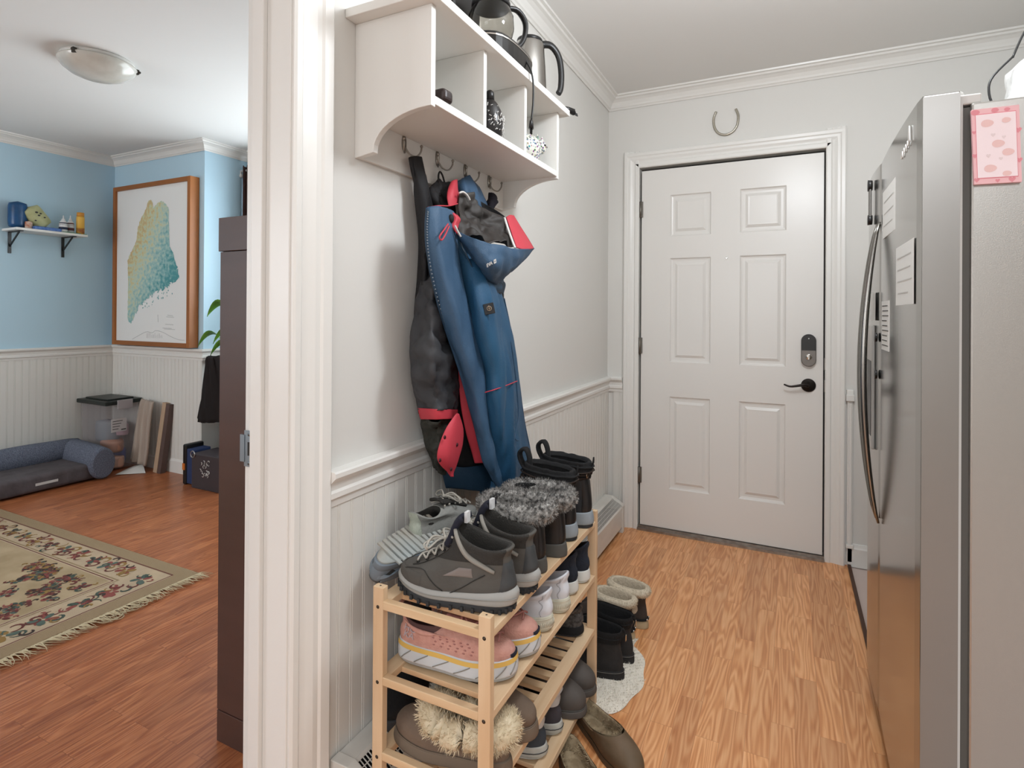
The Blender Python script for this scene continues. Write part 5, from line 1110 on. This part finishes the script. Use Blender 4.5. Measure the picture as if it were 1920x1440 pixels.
def clog(loc, rz, label, side):
    t = thing('foam_clog', label, 'clog', loc, rz, 'smooth grey foam clogs'); L = .27
    o = sole(L, .050, 0, .020, .006, 0, .003, side); put(t, o.mesh(MB(), 0, 3, 6, 44, True, True), 'sole', M_['clog'])
    u = Loft([(.002, L-.002, .049, .018, .018, 0, .004), (.0, L-.0, .051, .040, .040, 0, .002), (.004, L-.012, .049, .050, .062, -.006, 0), (.006, L-.05, .045, .056, .082, -.010, 0), (.006, L-.10, .042, .058, .090, -.012, 0), (.012, L-.105, .037, .056, .088, -.012, 0), (.02, L-.06, .036, .026, .026, 0, 0)], L, 2.3, side)
    put(t, u.mesh(MB(), 0, 5, 20, 48, True), 'upper', M_['clog']); put(t, u.mesh(MB(), 5, 6, 6, 36, cap1=True), 'footbed', M_['clog'])
    m = MB(); m.tube([u.P(.2, j/44)+u.N(.2, j/44)*.001 for j in range(44)], .0014, 5, closed=True); put(t, m, 'rim', M_['gsole']); return t
place(clog, (.175, 1.545), (.442, 1.538), 'smooth grey foam clog, nearer of two with rounded toes out of the bottom tier', z=ZT[3], side=1)
place(clog, (.172, 1.642), (.438, 1.640), 'smooth grey foam clog, farther of two with rounded toes out of the bottom tier', z=ZT[3], side=-1)

# on the floor: brown moccasin slippers, black ankle boots on a white mat, lined winter boots
def moc(loc, rz, label, side):
    t = slipper('moccasin_slipper', label, loc, rz, 'olive brown moccasin slippers', 'moc', 'moci', 'moc', side, .285, True, 0, 0, .014, .056)
    return t
a_ = place(moc, (.388, 1.645), (.610, 1.480), 'olive brown moccasin slipper with brown fleece lining lying angled on the floor', z=.0, side=1)
b_ = place(moc, (.402, 1.490), (.585, 1.275), 'olive brown moccasin slipper cut by the bottom of the picture beside its mate', z=.0, side=-1)
m = MB(); rows = []; R = random.Random(8)
for i in range(28):
    u_ = i/27; row = []
    for j in range(22):
        v_ = j/21; x0 = .14; x1 = .455+.075*sin(pi*min(1, u_*1.15))**.6+.005*sin(u_*19); y = 1.665+(2.125-1.665)*u_
        x = x0+(x1-x0)*v_; e = min(1, 8*min(u_, 1-u_, v_, 1-v_)); row.append(Vector((x, y+.02*sin(v_*7)*(1-u_), .002+.012*e*(1+.5*noise.noise(Vector((x*18, y*18, 0)))))))
    rows.append(row)
m.sm = True; m.grid(rows); base_rows = rows
def Pm(a, b): i = min(26, int(a*27)); j = min(20, int(b*21)); return rows[i][j].lerp(rows[i+1][j+1], (a*27) % 1), Vector((0, 0, 1))
m.sm = False; fuzz(m, Pm, 7000, .009, .9, .0009, 4)
tag(m.build('fluffy_mat', pbr('white_fluffy_mat', '#ece5d8', .95, var=(30, '#d6cec0', .6))), 'small white fluffy mat on the floor under the black ankle boots', 'mat')
def chelsea(loc, rz, label, side):
    t = thing('ankle_boot', label, 'boot', loc, rz, 'black suede ankle boots'); L = .28
    o = sole(L, .048, 0, .030, .004, 0, .003, side); put(t, o.mesh(MB(), 0, 3, 8, 44, True, True), 'sole', M_['blkn'])
    m = MB(); m.tube([o.P(2.5, j/44)+o.N(2.5, j/44)*.0015 for j in range(44)], .0010, 5, closed=True); put(t, m, 'welt_stitching', pbr('grey_stitch', '#6a655f', .8))
    u = Loft([(.003, L-.004, .045, .026, .026, 0, .003), (.002, L-.004, .047, .050, .044, 0, .002), (.006, L-.03, .044, .078, .070, 0, 0), (.012, L-.085, .040, .105, .100, 0, 0), (.012, L-.125, .037, .130, .135, 0, 0), (.004, L-.130, .040, .155, .168, -.006, 0), (.010, L-.136, .036, .156, .168, -.006, 0), (.018, L-.136, .032, .11, .11, 0, 0), (.02, L-.11, .032, .05, .05, 0, 0)], L, side=side)
    put(t, u.mesh(MB(), 0, 5.5, 24, 48, True), 'upper', M_['blkn']); put(t, u.mesh(MB(), 5.5, 8, 8, 40, cap1=True), 'lining', M_['blkt'])
    m = MB(); m.sm = True; m.grid([[u.P(k, j/44)+u.N(k, j/44)*.003 for j in range(44)] for k in (3.6, 4.0, 4.6, 5.2, 5.5)], cu=True); put(t, m, 'knit_cuff', M_['blkt'])
    m = MB(); m.tube([u.P(4.3, j/44)+u.N(4.3, j/44)*.004 for j in range(44)], .0022, 5, closed=True); put(t, m, 'ankle_cord', M_['blkt'])
    m = MB(); c = u.P(5.4, 0); m.tube(spl([c+Vector((-.002, 0, -.04)), c+Vector((-.010, 0, -.01)), c+Vector((-.004, 0, .006)), c+Vector((.004, 0, -.01))], 12), .005, 6, flat=.4); put(t, m, 'pull_tab', M_['blkt'])
    m = MB(); m.box(c+Vector((-.0135, -.005, -.030)), c+Vector((-.0115, .005, -.012))); put(t, m, 'metal_tab', CHROME); return t
place(chelsea, (.470, 1.858), (.195, 1.860), 'black suede ankle boot on the white mat, nearer of the pair', z=.011, side=1)
place(chelsea, (.478, 1.962), (.200, 1.965), 'black suede ankle boot with metal tab on the far part of the white mat', z=.011, side=-1)
def winter(loc, rz, label, side, seed):
    t = thing('winter_boot', label, 'boot', loc, rz, 'brown winter boots with beige sherpa cuffs'); L = .27
    o = sole(L, .047, 0, .030, .004, 0, .004, side); put(t, o.mesh(MB(), 0, 3, 8, 44, True, True), 'sole', M_['tans'])
    u = Loft([(.003, L-.004, .045, .026, .026, 0, .003), (.002, L-.004, .046, .050, .044, 0, .002), (.006, L-.03, .043, .078, .070, 0, 0), (.010, L-.085, .040, .100, .100, 0, 0), (.006, L-.118, .042, .118, .128, 0, 0), (.0, L-.118, .046, .150, .158, 0, 0), (.012, L-.13, .036, .150, .158, 0, 0), (.018, L-.13, .034, .10, .10, 0, 0), (.02, L-.11, .03, .05, .05, 0, 0)], L, side=side)
    put(t, u.mesh(MB(), 0, 5, 24, 48, True), 'upper', M_['brn']); footbed_fuzz(u, 5, 8, t, M_['tanf'], 300, .006, 'sherpa_lining', seed)
    m = MB(); rows = []
    for i in range(10):
        q = i/9; k = 4.2+1.1*q; rows.append([u.P(k, j/44)+u.N(k, j/44+.001)*(.012*sin(pi*min(1, q+.12))+.002*noise.noise(Vector((j, i, seed))*.6)) for j in range(44)])
    m.sm = True; m.grid(rows, cu=True)
    def Pq(a, b): i = min(8, int(a*9)); j = int(b*44) % 44; return rows[i][j], u.N(4.8, b)
    m.sm = False; fuzz(m, Pq, 1200, .005, .8, .0008, seed); put(t, m, 'sherpa_cuff', M_['tanf'])
    m = MB(); m.tube([o.P(3, j/40)+Vector((0, 0, .004))+o.N(2, j/40)*.001 for j in range(40)], .004, 6, closed=True); put(t, m, 'trim_band', M_['blkt'])
    m = MB()
    for a in (-.03, .03): m.ball(o.P(3, a)+Vector((0, 0, .006))+o.N(2, a)*.004, .004, 8)
    tag(put(t, m, 'rivets', CHROME), kind='stuff'); return t
place(winter, (.440, 2.120), (.175, 2.125), 'brown winter boot with beige sherpa cuff, nearer one behind the black ankle boots', z=.0, side=1, seed=5)
place(winter, (.468, 2.222), (.205, 2.235), 'brown winter boot with beige sherpa cuff standing farthest along the floor', z=.0, side=-1, seed=6)

# sport shoes standing against the wall behind the hiking boots
t, u, s = low_shoe('grey_trainer', 'blue grey trainer lying upside down against the wall, worn striped sole up', 'trainer', (.082, 1.075, ZT[0]+.052), 0, None, dict(up='sblue', lin='gmesh', mid='sblue', out='sgrip', heel='sblue'), 1, .23, .026, .050, rot=(rad(-152), rad(-4), rad(86)))
m = MB()
for i in range(12):
    x = .03+.017*i; m.box((x, -.040, -.003), (x+.010, .040, .001))
tag(put(t, m, 'sole_ridges', M_['sgrip']), kind='stuff')
t, u, s = low_shoe('grey_trainer', 'grey trainer with mint mesh behind the hiking boots against the wall', 'trainer', (.075, 1.210, ZT[0]+.024), rad(80), None, dict(up='gsk', lin='gmesh', mid='gmid', out='gout', lace='lace', heel='fluor'), 1, .255, .028, .09)
# dark things between rack and wall
def dark_boot(loc, rz, label):
    t = thing('rubber_boot', label, 'boot', loc, rz, 'black boots stored behind the rack'); L = .26
    o = sole(L, .044, 0, .026, .004, 0, .002, 1); put(t, o.mesh(MB(), 0, 3, 6, 36, True, True), 'sole', M_['gout'])
    u = Loft([(.003, L-.004, .042, .024, .024, 0, .003), (.002, L-.004, .044, .055, .046, 0, 0), (.008, L-.05, .041, .09, .085, 0, 0), (.012, L-.12, .037, .13, .14, 0, 0), (.008, L-.13, .040, .20, .20, 0, 0), (.004, L-.125, .043, .27, .27, 0, 0), (.012, L-.13, .038, .27, .27, 0, 0), (.02, L-.13, .034, .1, .1, 0, 0)], L)
    put(t, u.mesh(MB(), 0, 5.5, 20, 40, True), 'upper', M_['blkt']); put(t, u.mesh(MB(), 5.5, 7, 6, 32, cap1=True), 'lining', M_['blkt']); return t
place(dark_boot, (.064, 1.375), (.064, 1.115), 'tall black boot standing on the heater behind the near end of the shoe rack', z=.192)
place(dark_boot, (.064, 1.66), (.064, 1.40), 'tall black boot standing on the heater behind the far half of the shoe rack', z=.192)

# ================================================================== THE COATS ON THE HOOKS
def patch(m, rows, nu=24, nv=40, fold=.004, fs=9, seed=0, zs=.35, xmin=.016, flip=False):
    """cloth surface through rows of (u, v, depth from the wall); rows top to bottom, points left to right"""
    g = []
    for r in rows:
        pts = [W(*p) for p in r]; g.append([crom(pts, (len(pts)-1)*j/nu) if len(pts) > 2 else pts[0].lerp(pts[1], j/nu) for j in range(nu+1)])
    g = [[crom([r[j] for r in g], (len(g)-1)*i/nv) for j in range(nu+1)] for i in range(nv+1)]
    out = []
    for i in range(nv+1):
        row = []
        for j in range(nu+1):
            a = g[i][min(j+1, nu)]-g[i][max(j-1, 0)]; b = g[min(i+1, nv)][j]-g[max(i-1, 0)][j]; n = a.cross(b)
            n = n.normalized() if n.length > 1e-9 else Vector((1, 0, 0))
            if n.dot(_C-g[i][j]) < 0: n = -n
            p = g[i][j]; e = min(1, 5*min(j/nu, 1-j/nu)+.15)
            q = Vector((p.x*fs, p.y*fs*1.3, p.z*fs*zs+seed)); d = fold*e*(noise.noise(q)*1.6+noise.noise(q*2.7)*.6)
            p = p+n*d; p.x = max(p.x, xmin); row.append(p)
        out.append(row)
    sm = m.sm; m.sm = True; m.grid(out); m.sm = sm; return out
NB = pbr('teal_blue_shell', '#1f4a6b', .62, bump=(260, .25), var=(4, '#275878', .7)); NB2 = pbr('dusty_blue_flap', '#3b5975', .6, bump=(260, .25), var=(5, '#2f4c68', .7)); NB3 = pbr('deep_navy_hem', '#1b3448', .6, bump=(200, .2))
RED = pbr('coral_red_nylon', '#c23c49', .6, bump=(60, .15)); LIN = pbr('graphite_lining', '#3d3e41', .6, bump=(30, .5), var=(6, '#2a2a2e', .8)); BLN = pbr('black_inner', '#161517', .75, bump=(40, .4)); OLV = pbr('dark_olive_skirt', '#2b2c26', .7, bump=(50, .6)); WPI = pbr('white_piping', '#d8d4d0', .6); HLN = pbr('dark_hood_lining', '#2c2826', .6, bump=(26, .7), var=(8, '#3f3a36', .8))
cy_ = W(880, 600, .1)
jk = thing('ski_jacket', 'blue hooded ski jacket with coral red trim hanging open from the hooks', 'jacket', (.10, 1.55, 1.0))
def jp(name, mat, rows, thick=.003, parent=None, **k):
    m = MB(); patch(m, rows, **k); return m.build(name, mat, parent or jk, thick=thick)
jp('back_lining', BLN, [[(812, 470, .035), (840, 470, .06), (870, 480, .08)], [(800, 520, .035), (850, 520, .07), (880, 520, .09)], [(790, 600, .035), (850, 600, .09), (890, 600, .11)], [(782, 700, .035), (850, 700, .09), (900, 700, .12)], [(792, 780, .035), (850, 780, .09), (912, 780, .12)], [(802, 840, .035), (860, 840, .09), (920, 840, .12)], [(825, 872, .045), (870, 876, .09), (925, 872, .12)]], fold=.006)
lin = jp('quilted_lining', LIN, [[(800, 470, .045), (812, 470, .07), (826, 478, .06)], [(792, 520, .045), (815, 520, .10), (838, 525, .075)], [(780, 575, .045), (812, 575, .12), (845, 580, .085)], [(771, 630, .045), (812, 630, .14), (852, 630, .10)], [(771, 690, .045), (815, 690, .145), (857, 690, .11)], [(777, 730, .045), (818, 735, .14), (860, 732, .115)], [(785, 768, .045), (820, 768, .135), (857, 768, .12)]], fold=.013, fs=18, zs=1.6, thick=.006)
jp('hem_stripe', RED, [[(784, 765, .048), (820, 767, .139), (858, 768, .123)], [(786, 776, .048), (821, 778, .139), (857, 777, .123)], [(789, 786, .048), (822, 786, .138), (855, 785, .123)]], nv=8, fold=.001)
jp('powder_skirt', OLV, [[(790, 784, .045), (820, 786, .125), (856, 784, .115)], [(791, 805, .04), (820, 808, .11), (850, 806, .105)], [(797, 832, .04), (818, 835, .10), (842, 832, .10)], [(806, 856, .04), (818, 862, .09), (834, 862, .09)], [(818, 880, .04), (828, 886, .07), (838, 886, .075)]], fold=.014, fs=22, zs=1.4)
jp('inner_hem', NB3, [[(830, 868, .06), (870, 876, .10), (922, 868, .13)], [(830, 890, .06), (880, 895, .11), (932, 890, .145)], [(836, 915, .06), (885, 919, .11), (942, 925, .150)]], nv=12, fold=.004)
jp('zip_facing', RED, [[(857, 636, .115), (864, 636, .13)], [(858, 668, .115), (873, 672, .14)], [(860, 710, .117), (885, 712, .15)], [(864, 760, .12), (894, 764, .155)], [(874, 812, .122), (905, 816, .16)], [(884, 845, .122), (912, 848, .16)], [(890, 868, .122), (918, 866, .16)]], fold=.002, nu=8)
tb2 = jp('snap_tab', RED, [[(855, 776, .150), (857, 775, .150), (860, 776, .150)], [(838, 800, .152), (852, 800, .160), (868, 804, .152)], [(826, 828, .152), (846, 830, .164), (867, 832, .152)], [(820, 852, .150), (842, 855, .164), (861, 855, .150)], [(823, 868, .148), (841, 872, .158), (855, 874, .148)], [(838, 884, .146), (844, 886, .148), (850, 886, .146)], [(846, 894, .146), (848, 894, .146), (850, 894, .146)]], nv=24, fold=.001)
for (u_, v_) in ((834, 820), (857, 834), (825, 863), (846, 880)):
    m = MB(); m.ball(W(u_, v_, .163), .0052, 10, sc=(.5, 1, 1)); m.build('snap_button', pbr('dark_snap', '#4a2228', .4, .5), tb2)
jp('front_shell', NB, [[(846, 428, .095), (872, 435, .11), (900, 470, .12), (915, 500, .12)], [(856, 490, .10), (885, 500, .165), (912, 520, .175), (938, 545, .12)], [(868, 550, .12), (895, 560, .20), (925, 565, .19), (946, 572, .11)], [(885, 620, .17), (912, 620, .215), (940, 625, .19), (961, 630, .11)], [(902, 690, .175), (930, 690, .22), (955, 690, .19), (971, 700, .10)], [(905, 750, .18), (935, 750, .225), (962, 755, .19), (979, 762, .09)], [(913, 810, .18), (945, 812, .22), (972, 815, .17), (988, 822, .08)], [(926, 865, .18), (955, 868, .20), (982, 862, .15), (997, 858, .08)], [(941, 905, .18), (958, 912, .185), (980, 905, .14), (999, 884, .08)]], nu=40, nv=64, fold=.012, fs=11, zs=.25, thick=.004)
sh = [o for o in bpy.data.objects if o.name.startswith('front_shell')][0]
jp('placket', NB2, [[(799, 391, .115), (825, 388, .135), (850, 398, .125)], [(797, 430, .12), (825, 435, .15), (856, 448, .14)], [(800, 478, .125), (830, 482, .16), (862, 500, .155)], [(812, 540, .13), (842, 545, .175), (874, 560, .165)], [(831, 605, .14), (860, 612, .185), (892, 622, .18)], [(852, 670, .15), (878, 676, .195), (908, 690, .185)], [(872, 735, .155), (892, 742, .195), (911, 750, .19)], [(889, 797, .16), (905, 802, .195), (919, 810, .19)], [(905, 858, .165), (918, 860, .19), (931, 862, .185)], [(925, 903, .165), (934, 903, .185), (945, 900, .18)], [(942, 930, .165), (948, 932, .18), (954, 925, .175)]], nu=24, nv=70, fold=.007, fs=14, zs=.3, thick=.005)
zl = [(799, 392), (797, 430), (800, 478), (812, 540), (831, 605), (852, 670), (872, 735), (889, 797), (905, 858), (925, 903), (940, 928)]
m = MB(); zp = spl([W(u_+2, v_, .128+.045*i/10) for i, (u_, v_) in enumerate(zl)], 90); m.tube(zp, .0028, 6)
zz = m.build('zipper_tape', NB3, jk)
m = MB()
for i in range(2, 89): m.box(zp[i]+Vector((.0006, -.0016, -.0016)), zp[i]+Vector((.0042, .0016, .0016)))
tag(m.build('zipper_teeth', pbr('grey_zip_teeth', '#8f969e', .4, .5), zz), kind='stuff')
m = MB(); p = zp[-1]; m.tube([p, p+Vector((.004, .002, -.02)), p+Vector((.004, .004, -.045))], .0028, 6); m.build('zipper_pull', pbr('silver_pull', '#c4c8cc', .3, .8), zz)
m = MB(); pk_ = [W(905, 735, .192), W(925, 729, .219), W(945, 722, .213), W(965, 714, .186)]
pk_ = [p+Vector((.010, -.004, 0)) for p in pk_]; m.tube(spl(pk_, 20), .0026, 6, flat=.6); m.build('pocket_piping', RED, sh)
m = MB(); m.tube(spl([W(958, 640, .19), W(968, 715, .185), W(972, 780, .18), (W(966, 820, .19)), (W(973, 826, .19))], 24), .0018, 5); m.build('pocket_seam', NB2, sh)
# chest patch and its ring emblem
c = W(916, 579, .226); X = Vector((.78, .60, .22)).normalized(); Y = Vector((-.15, -.1, 1))
Mt = frame_m(c+Vector((.004, -.004, 0)), X, Y); m = MB(); m.box((-.0145, -.0150, -.001), (.0145, .0150, .0015), Mt); cp = m.build('chest_patch', pbr('black_patch', '#1d1f22', .6), jk, bevel=.002)
m = MB(); m.tube([Mt @ Vector((.006*cos(a), .006*sin(a)+.001, .002)) for a in [2*pi*i/18 for i in range(18)]], .0009, 5, closed=True); m.tube([Mt @ Vector(q) for q in ((0, .009, .002), (0, -.004, .002))], .0009, 5); m.tube([Mt @ Vector(q) for q in ((-.003, .001, .002), (.003, .001, .002))], .0008, 5); m.build('ring_emblem', pbr('bronze_thread', '#a4937c', .6), cp)
# lower sleeve below the hem
jp('sleeve_end', NB, [[(905, 890, .09), (940, 905, .16), (990, 870, .09)], [(900, 920, .09), (940, 925, .155), (980, 905, .09)], [(902, 938, .09), (938, 944, .145), (976, 925, .09)], [(908, 958, .09), (935, 964, .13), (962, 944, .09)]], nv=16, fold=.006, fs=20)
jp('under_hood', BLN, [[(925, 545, .12), (934, 545, .135), (944, 548, .12)], [(930, 560, .12), (938, 562, .13), (944, 562, .115)], [(938, 578, .12), (940, 579, .12), (942, 579, .115)]], nv=10, fold=.002)
jp('side_shell', NB, [[(928, 545, .04), (946, 560, .112)], [(935, 600, .03), (957, 612, .110)], [(945, 700, .03), (972, 703, .100)], [(955, 780, .03), (983, 782, .088)], [(965, 850, .03), (996, 850, .081)], [(975, 890, .03), (999, 884, .081)]], fold=.005, nu=10)
# hood: outside, lining, red rim
jp('collar_underside', NB3, [[(862, 452, .14), (885, 500, .17), (905, 520, .17)], [(872, 475, .13), (905, 525, .17), (945, 528, .14)], [(885, 520, .12), (915, 545, .15), (944, 550, .12)], [(905, 540, .11), (925, 558, .12), (942, 565, .10)]], fold=.004)
hd = jp('hood', NB2, [[(857, 434, .15), (895, 449, .215), (935, 460, .24), (970, 467, .235), (1001, 465, .21)], [(861, 445, .155), (893, 465, .215), (930, 480, .245), (962, 488, .235), (985, 485, .205)], [(872, 462, .16), (897, 487, .21), (928, 500, .24), (955, 507, .22), (965, 503, .19)], [(886, 485, .16), (904, 505, .205), (925, 518, .22), (942, 520, .20), (946, 518, .17)], [(900, 508, .15), (912, 522, .18), (925, 529, .185), (937, 530, .17), (942, 530, .15)]], nu=34, nv=26, fold=.006, fs=18, zs=1, thick=.005)
jp('hood_neck', NB, [[(900, 512, .155), (920, 526, .175), (943, 520, .14)], [(905, 530, .15), (925, 538, .165), (945, 536, .13)], [(912, 540, .13), (928, 545, .14), (945, 545, .12)]], nv=10, fold=.003)
jp('hood_lining', HLN, [[(861, 361, .10), (872, 360, .11), (884, 366, .10)], [(860, 385, .11), (878, 385, .12), (898, 388, .11)], [(862, 408, .13), (885, 410, .115), (920, 411, .12), (944, 409, .145)][0:1]+[(890, 412, .115), (944, 409, .15)], [(860, 425, .145), (900, 430, .14), (955, 435, .175)], [(862, 437, .155), (905, 449, .19), (967, 462, .215)]], nu=34, nv=40, fold=.014, fs=20, zs=1, thick=.003)
jp('hood_inner', BLN, [[(860, 364, .085), (886, 370, .085)], [(860, 400, .09), (925, 410, .10), (948, 408, .12)], [(862, 440, .13), (905, 449, .16), (964, 460, .19)]], nu=20, nv=20, fold=.003)
jp('hood_rim', RED, [[(949, 407, .155), (956, 403, .157), (963, 404, .155)], [(956, 428, .175), (966, 426, .178), (977, 427, .172)], [(963, 450, .20), (976, 450, .205), (991, 449, .19)], [(968, 464, .225), (985, 468, .225), (1001, 466, .21)]], nv=20, nu=10, fold=.001)
m = MB(); m.tube(spl([W(946, 408, .155), W(953, 430, .178), W(960, 450, .205), W(966, 465, .228)], 20), .0042, 6, flat=.6); m.build('white_piping', WPI, jk)
m = MB(); m.tube(spl([W(861, 362, .115), W(868, 360, .12), W(876, 366, .12), W(881, 375, .12)], 14), .003, 6); m.build('white_piping', WPI, jk)
m = MB(); m.tube(spl([W(853, 423, .155), W(858, 433, .16), W(864, 444, .165)], 10), .004, 6, flat=.6); m.build('white_piping', WPI, jk)
jp('hood_back', NB2, [[(857, 340, .045), (868, 333, .065), (878, 331, .06), (886, 338, .045)], [(855, 355, .05), (872, 350, .085), (890, 350, .08), (901, 358, .045)], [(860, 370, .06), (880, 368, .095), (898, 370, .085), (911, 378, .045)], [(884, 388, .08), (896, 388, .095), (908, 390, .085), (917, 396, .045)], [(900, 405, .10), (908, 406, .10), (913, 408, .085), (921, 412, .05)]], nv=30, fold=.006, fs=20)
jp('rim_side', RED, [[(846, 342, .075), (852, 338, .08), (857, 336, .075)], [(840, 356, .085), (850, 354, .095), (858, 356, .085)], [(838, 370, .09), (850, 370, .10), (861, 368, .09)], [(841, 386, .095), (851, 385, .10), (862, 380, .09)]], nv=16, nu=8, fold=.002)
jp('rim_fold', RED, [[(842, 400, .125), (850, 399, .135), (858, 404, .13)], [(850, 408, .135), (857, 408, .145), (863, 412, .14)], [(848, 418, .14), (854, 420, .148), (860, 422, .14)], [(846, 424, .14), (853, 430, .15), (858, 433, .15)], [(856, 438, .15), (861, 441, .155), (866, 443, .15)]], nv=20, nu=8, fold=.002)
m = MB(); m.tube(spl([W(802, 389, .12), W(822, 386, .135), W(842, 386, .13), W(858, 382, .12)], 16), .0018, 5); m.tube(spl([W(840, 420, .16), W(832, 432, .165), (W(824, 444, .166)), (W(828, 450, .166)), W(834, 442, .166), W(842, 424, .162)], 22), .0022, 6); m.build('red_cord', RED, jk)
m = MB(); m.tube(spl([W(918, 395, .06), W(920, 406, .07), (W(921, 420, .08))], 8), .003, 6); m.build('red_loop', RED, jk)
m = MB(); m.ball(W(846, 410, .145), .010, 10, sc=(.7, 1, 1.2)); m.build('cord_lock', BLN, jk)
Mt = frame_m(W(918, 494, .238)+Vector((.006, -.006, 0)), W(931, 487, .244)-W(908, 500, .232), Vector((.2, -.1, 1)))
text('EVA', .014, WPI, hd, Mt @ Matrix.Translation((-.008, 0, .003)), 'hood_lettering')
m = MB(); A = [Mt @ Vector(q) for q in ((.0105, -.0055, .003), (.0205, -.0055, .003), (.0205, .0055, .003), (.0105, .0055, .003))]; B = [Mt @ Vector(q) for q in ((.0135, -.002, .003), (.0175, -.002, .003), (.0175, .002, .003), (.0135, .002, .003))]
a = m.add(A); b = m.add(B)
for i in range(4): m.face((a+i, a+(i+1) % 4, b+(i+1) % 4, b+i))
m.build('hood_mark', WPI, hd, thick=.001)

# long black garment on the first hook, black coat on the second, knit on the fourth
bs = thing('long_strap_garment', 'long black garment hanging narrow from the first hook behind the jacket', 'garment', (.04, 1.27, 1.2))
m = MB(); patch(m, [[(769, 296, .040), (778, 292, .044), (789, 295, .042)], [(775, 340, .034), (786, 338, .05), (799, 345, .04)], [(783, 400, .030), (797, 400, .055), (812, 405, .04)], [(787, 450, .028), (800, 455, .06), (812, 470, .04)], [(786, 500, .028), (798, 505, .07), (812, 520, .04)], [(780, 560, .026), (795, 565, .06), (812, 575, .035)], [(776, 640, .024), (790, 640, .04), (812, 640, .03)], [(776, 720, .024), (790, 720, .04), (812, 720, .03)], [(785, 775, .024), (795, 775, .04), (812, 775, .03)]], nu=16, nv=60, fold=.008, fs=20, zs=.3)
m.build('cloth', BLN, bs, thick=.008)
bc = thing('black_coat', 'black coat bunched on the second hook behind the blue jacket', 'coat', (.04, 1.45, 1.5))
m = MB(); patch(m, [[(822, 338, .030), (836, 342, .04), (850, 346, .03)], [(812, 348, .030), (832, 352, .055), (852, 352, .045)], [(803, 362, .028), (828, 366, .065), (850, 366, .05)], [(804, 382, .028), (828, 388, .07), (852, 388, .055)], [(806, 420, .028), (830, 430, .07), (855, 430, .06)], [(810, 480, .028), (835, 480, .065), (865, 480, .06)]], nv=30, fold=.012, fs=26, zs=1)
m.build('cloth', BLN, bc, thick=.008)
m = MB(); m.tube(spl([W(823, 350, .040), W(822, 330, .034), W(825, 322, .03), W(830, 330, .036), W(834, 345, .040)], 16), .0028, 6); m.build('hanging_loop', BLN, bc)
m = MB(); rows = []
for i in range(13):
    t_ = i/12; c = W(921+3*sin(t_*5), 362+36*t_, .045); r = .020*sin(pi*(.12+.80*t_))**.6
    rows.append([c+Vector((r*.8*cos(a), r*sin(a), 0))*(1+.35*noise.noise(Vector((cos(a)*2, sin(a)*2, t_*5)))) for a in [2*pi*j/20 for j in range(20)]])
m.sm = True; m.grid(rows, cu=True)
kn = m.build('knit_bundle', pbr('plum_black_knit', '#1e1a22', .9, bump=(90, .8))); tag(kn, 'small dark bunched knit item hanging from the fourth hook', 'knit')
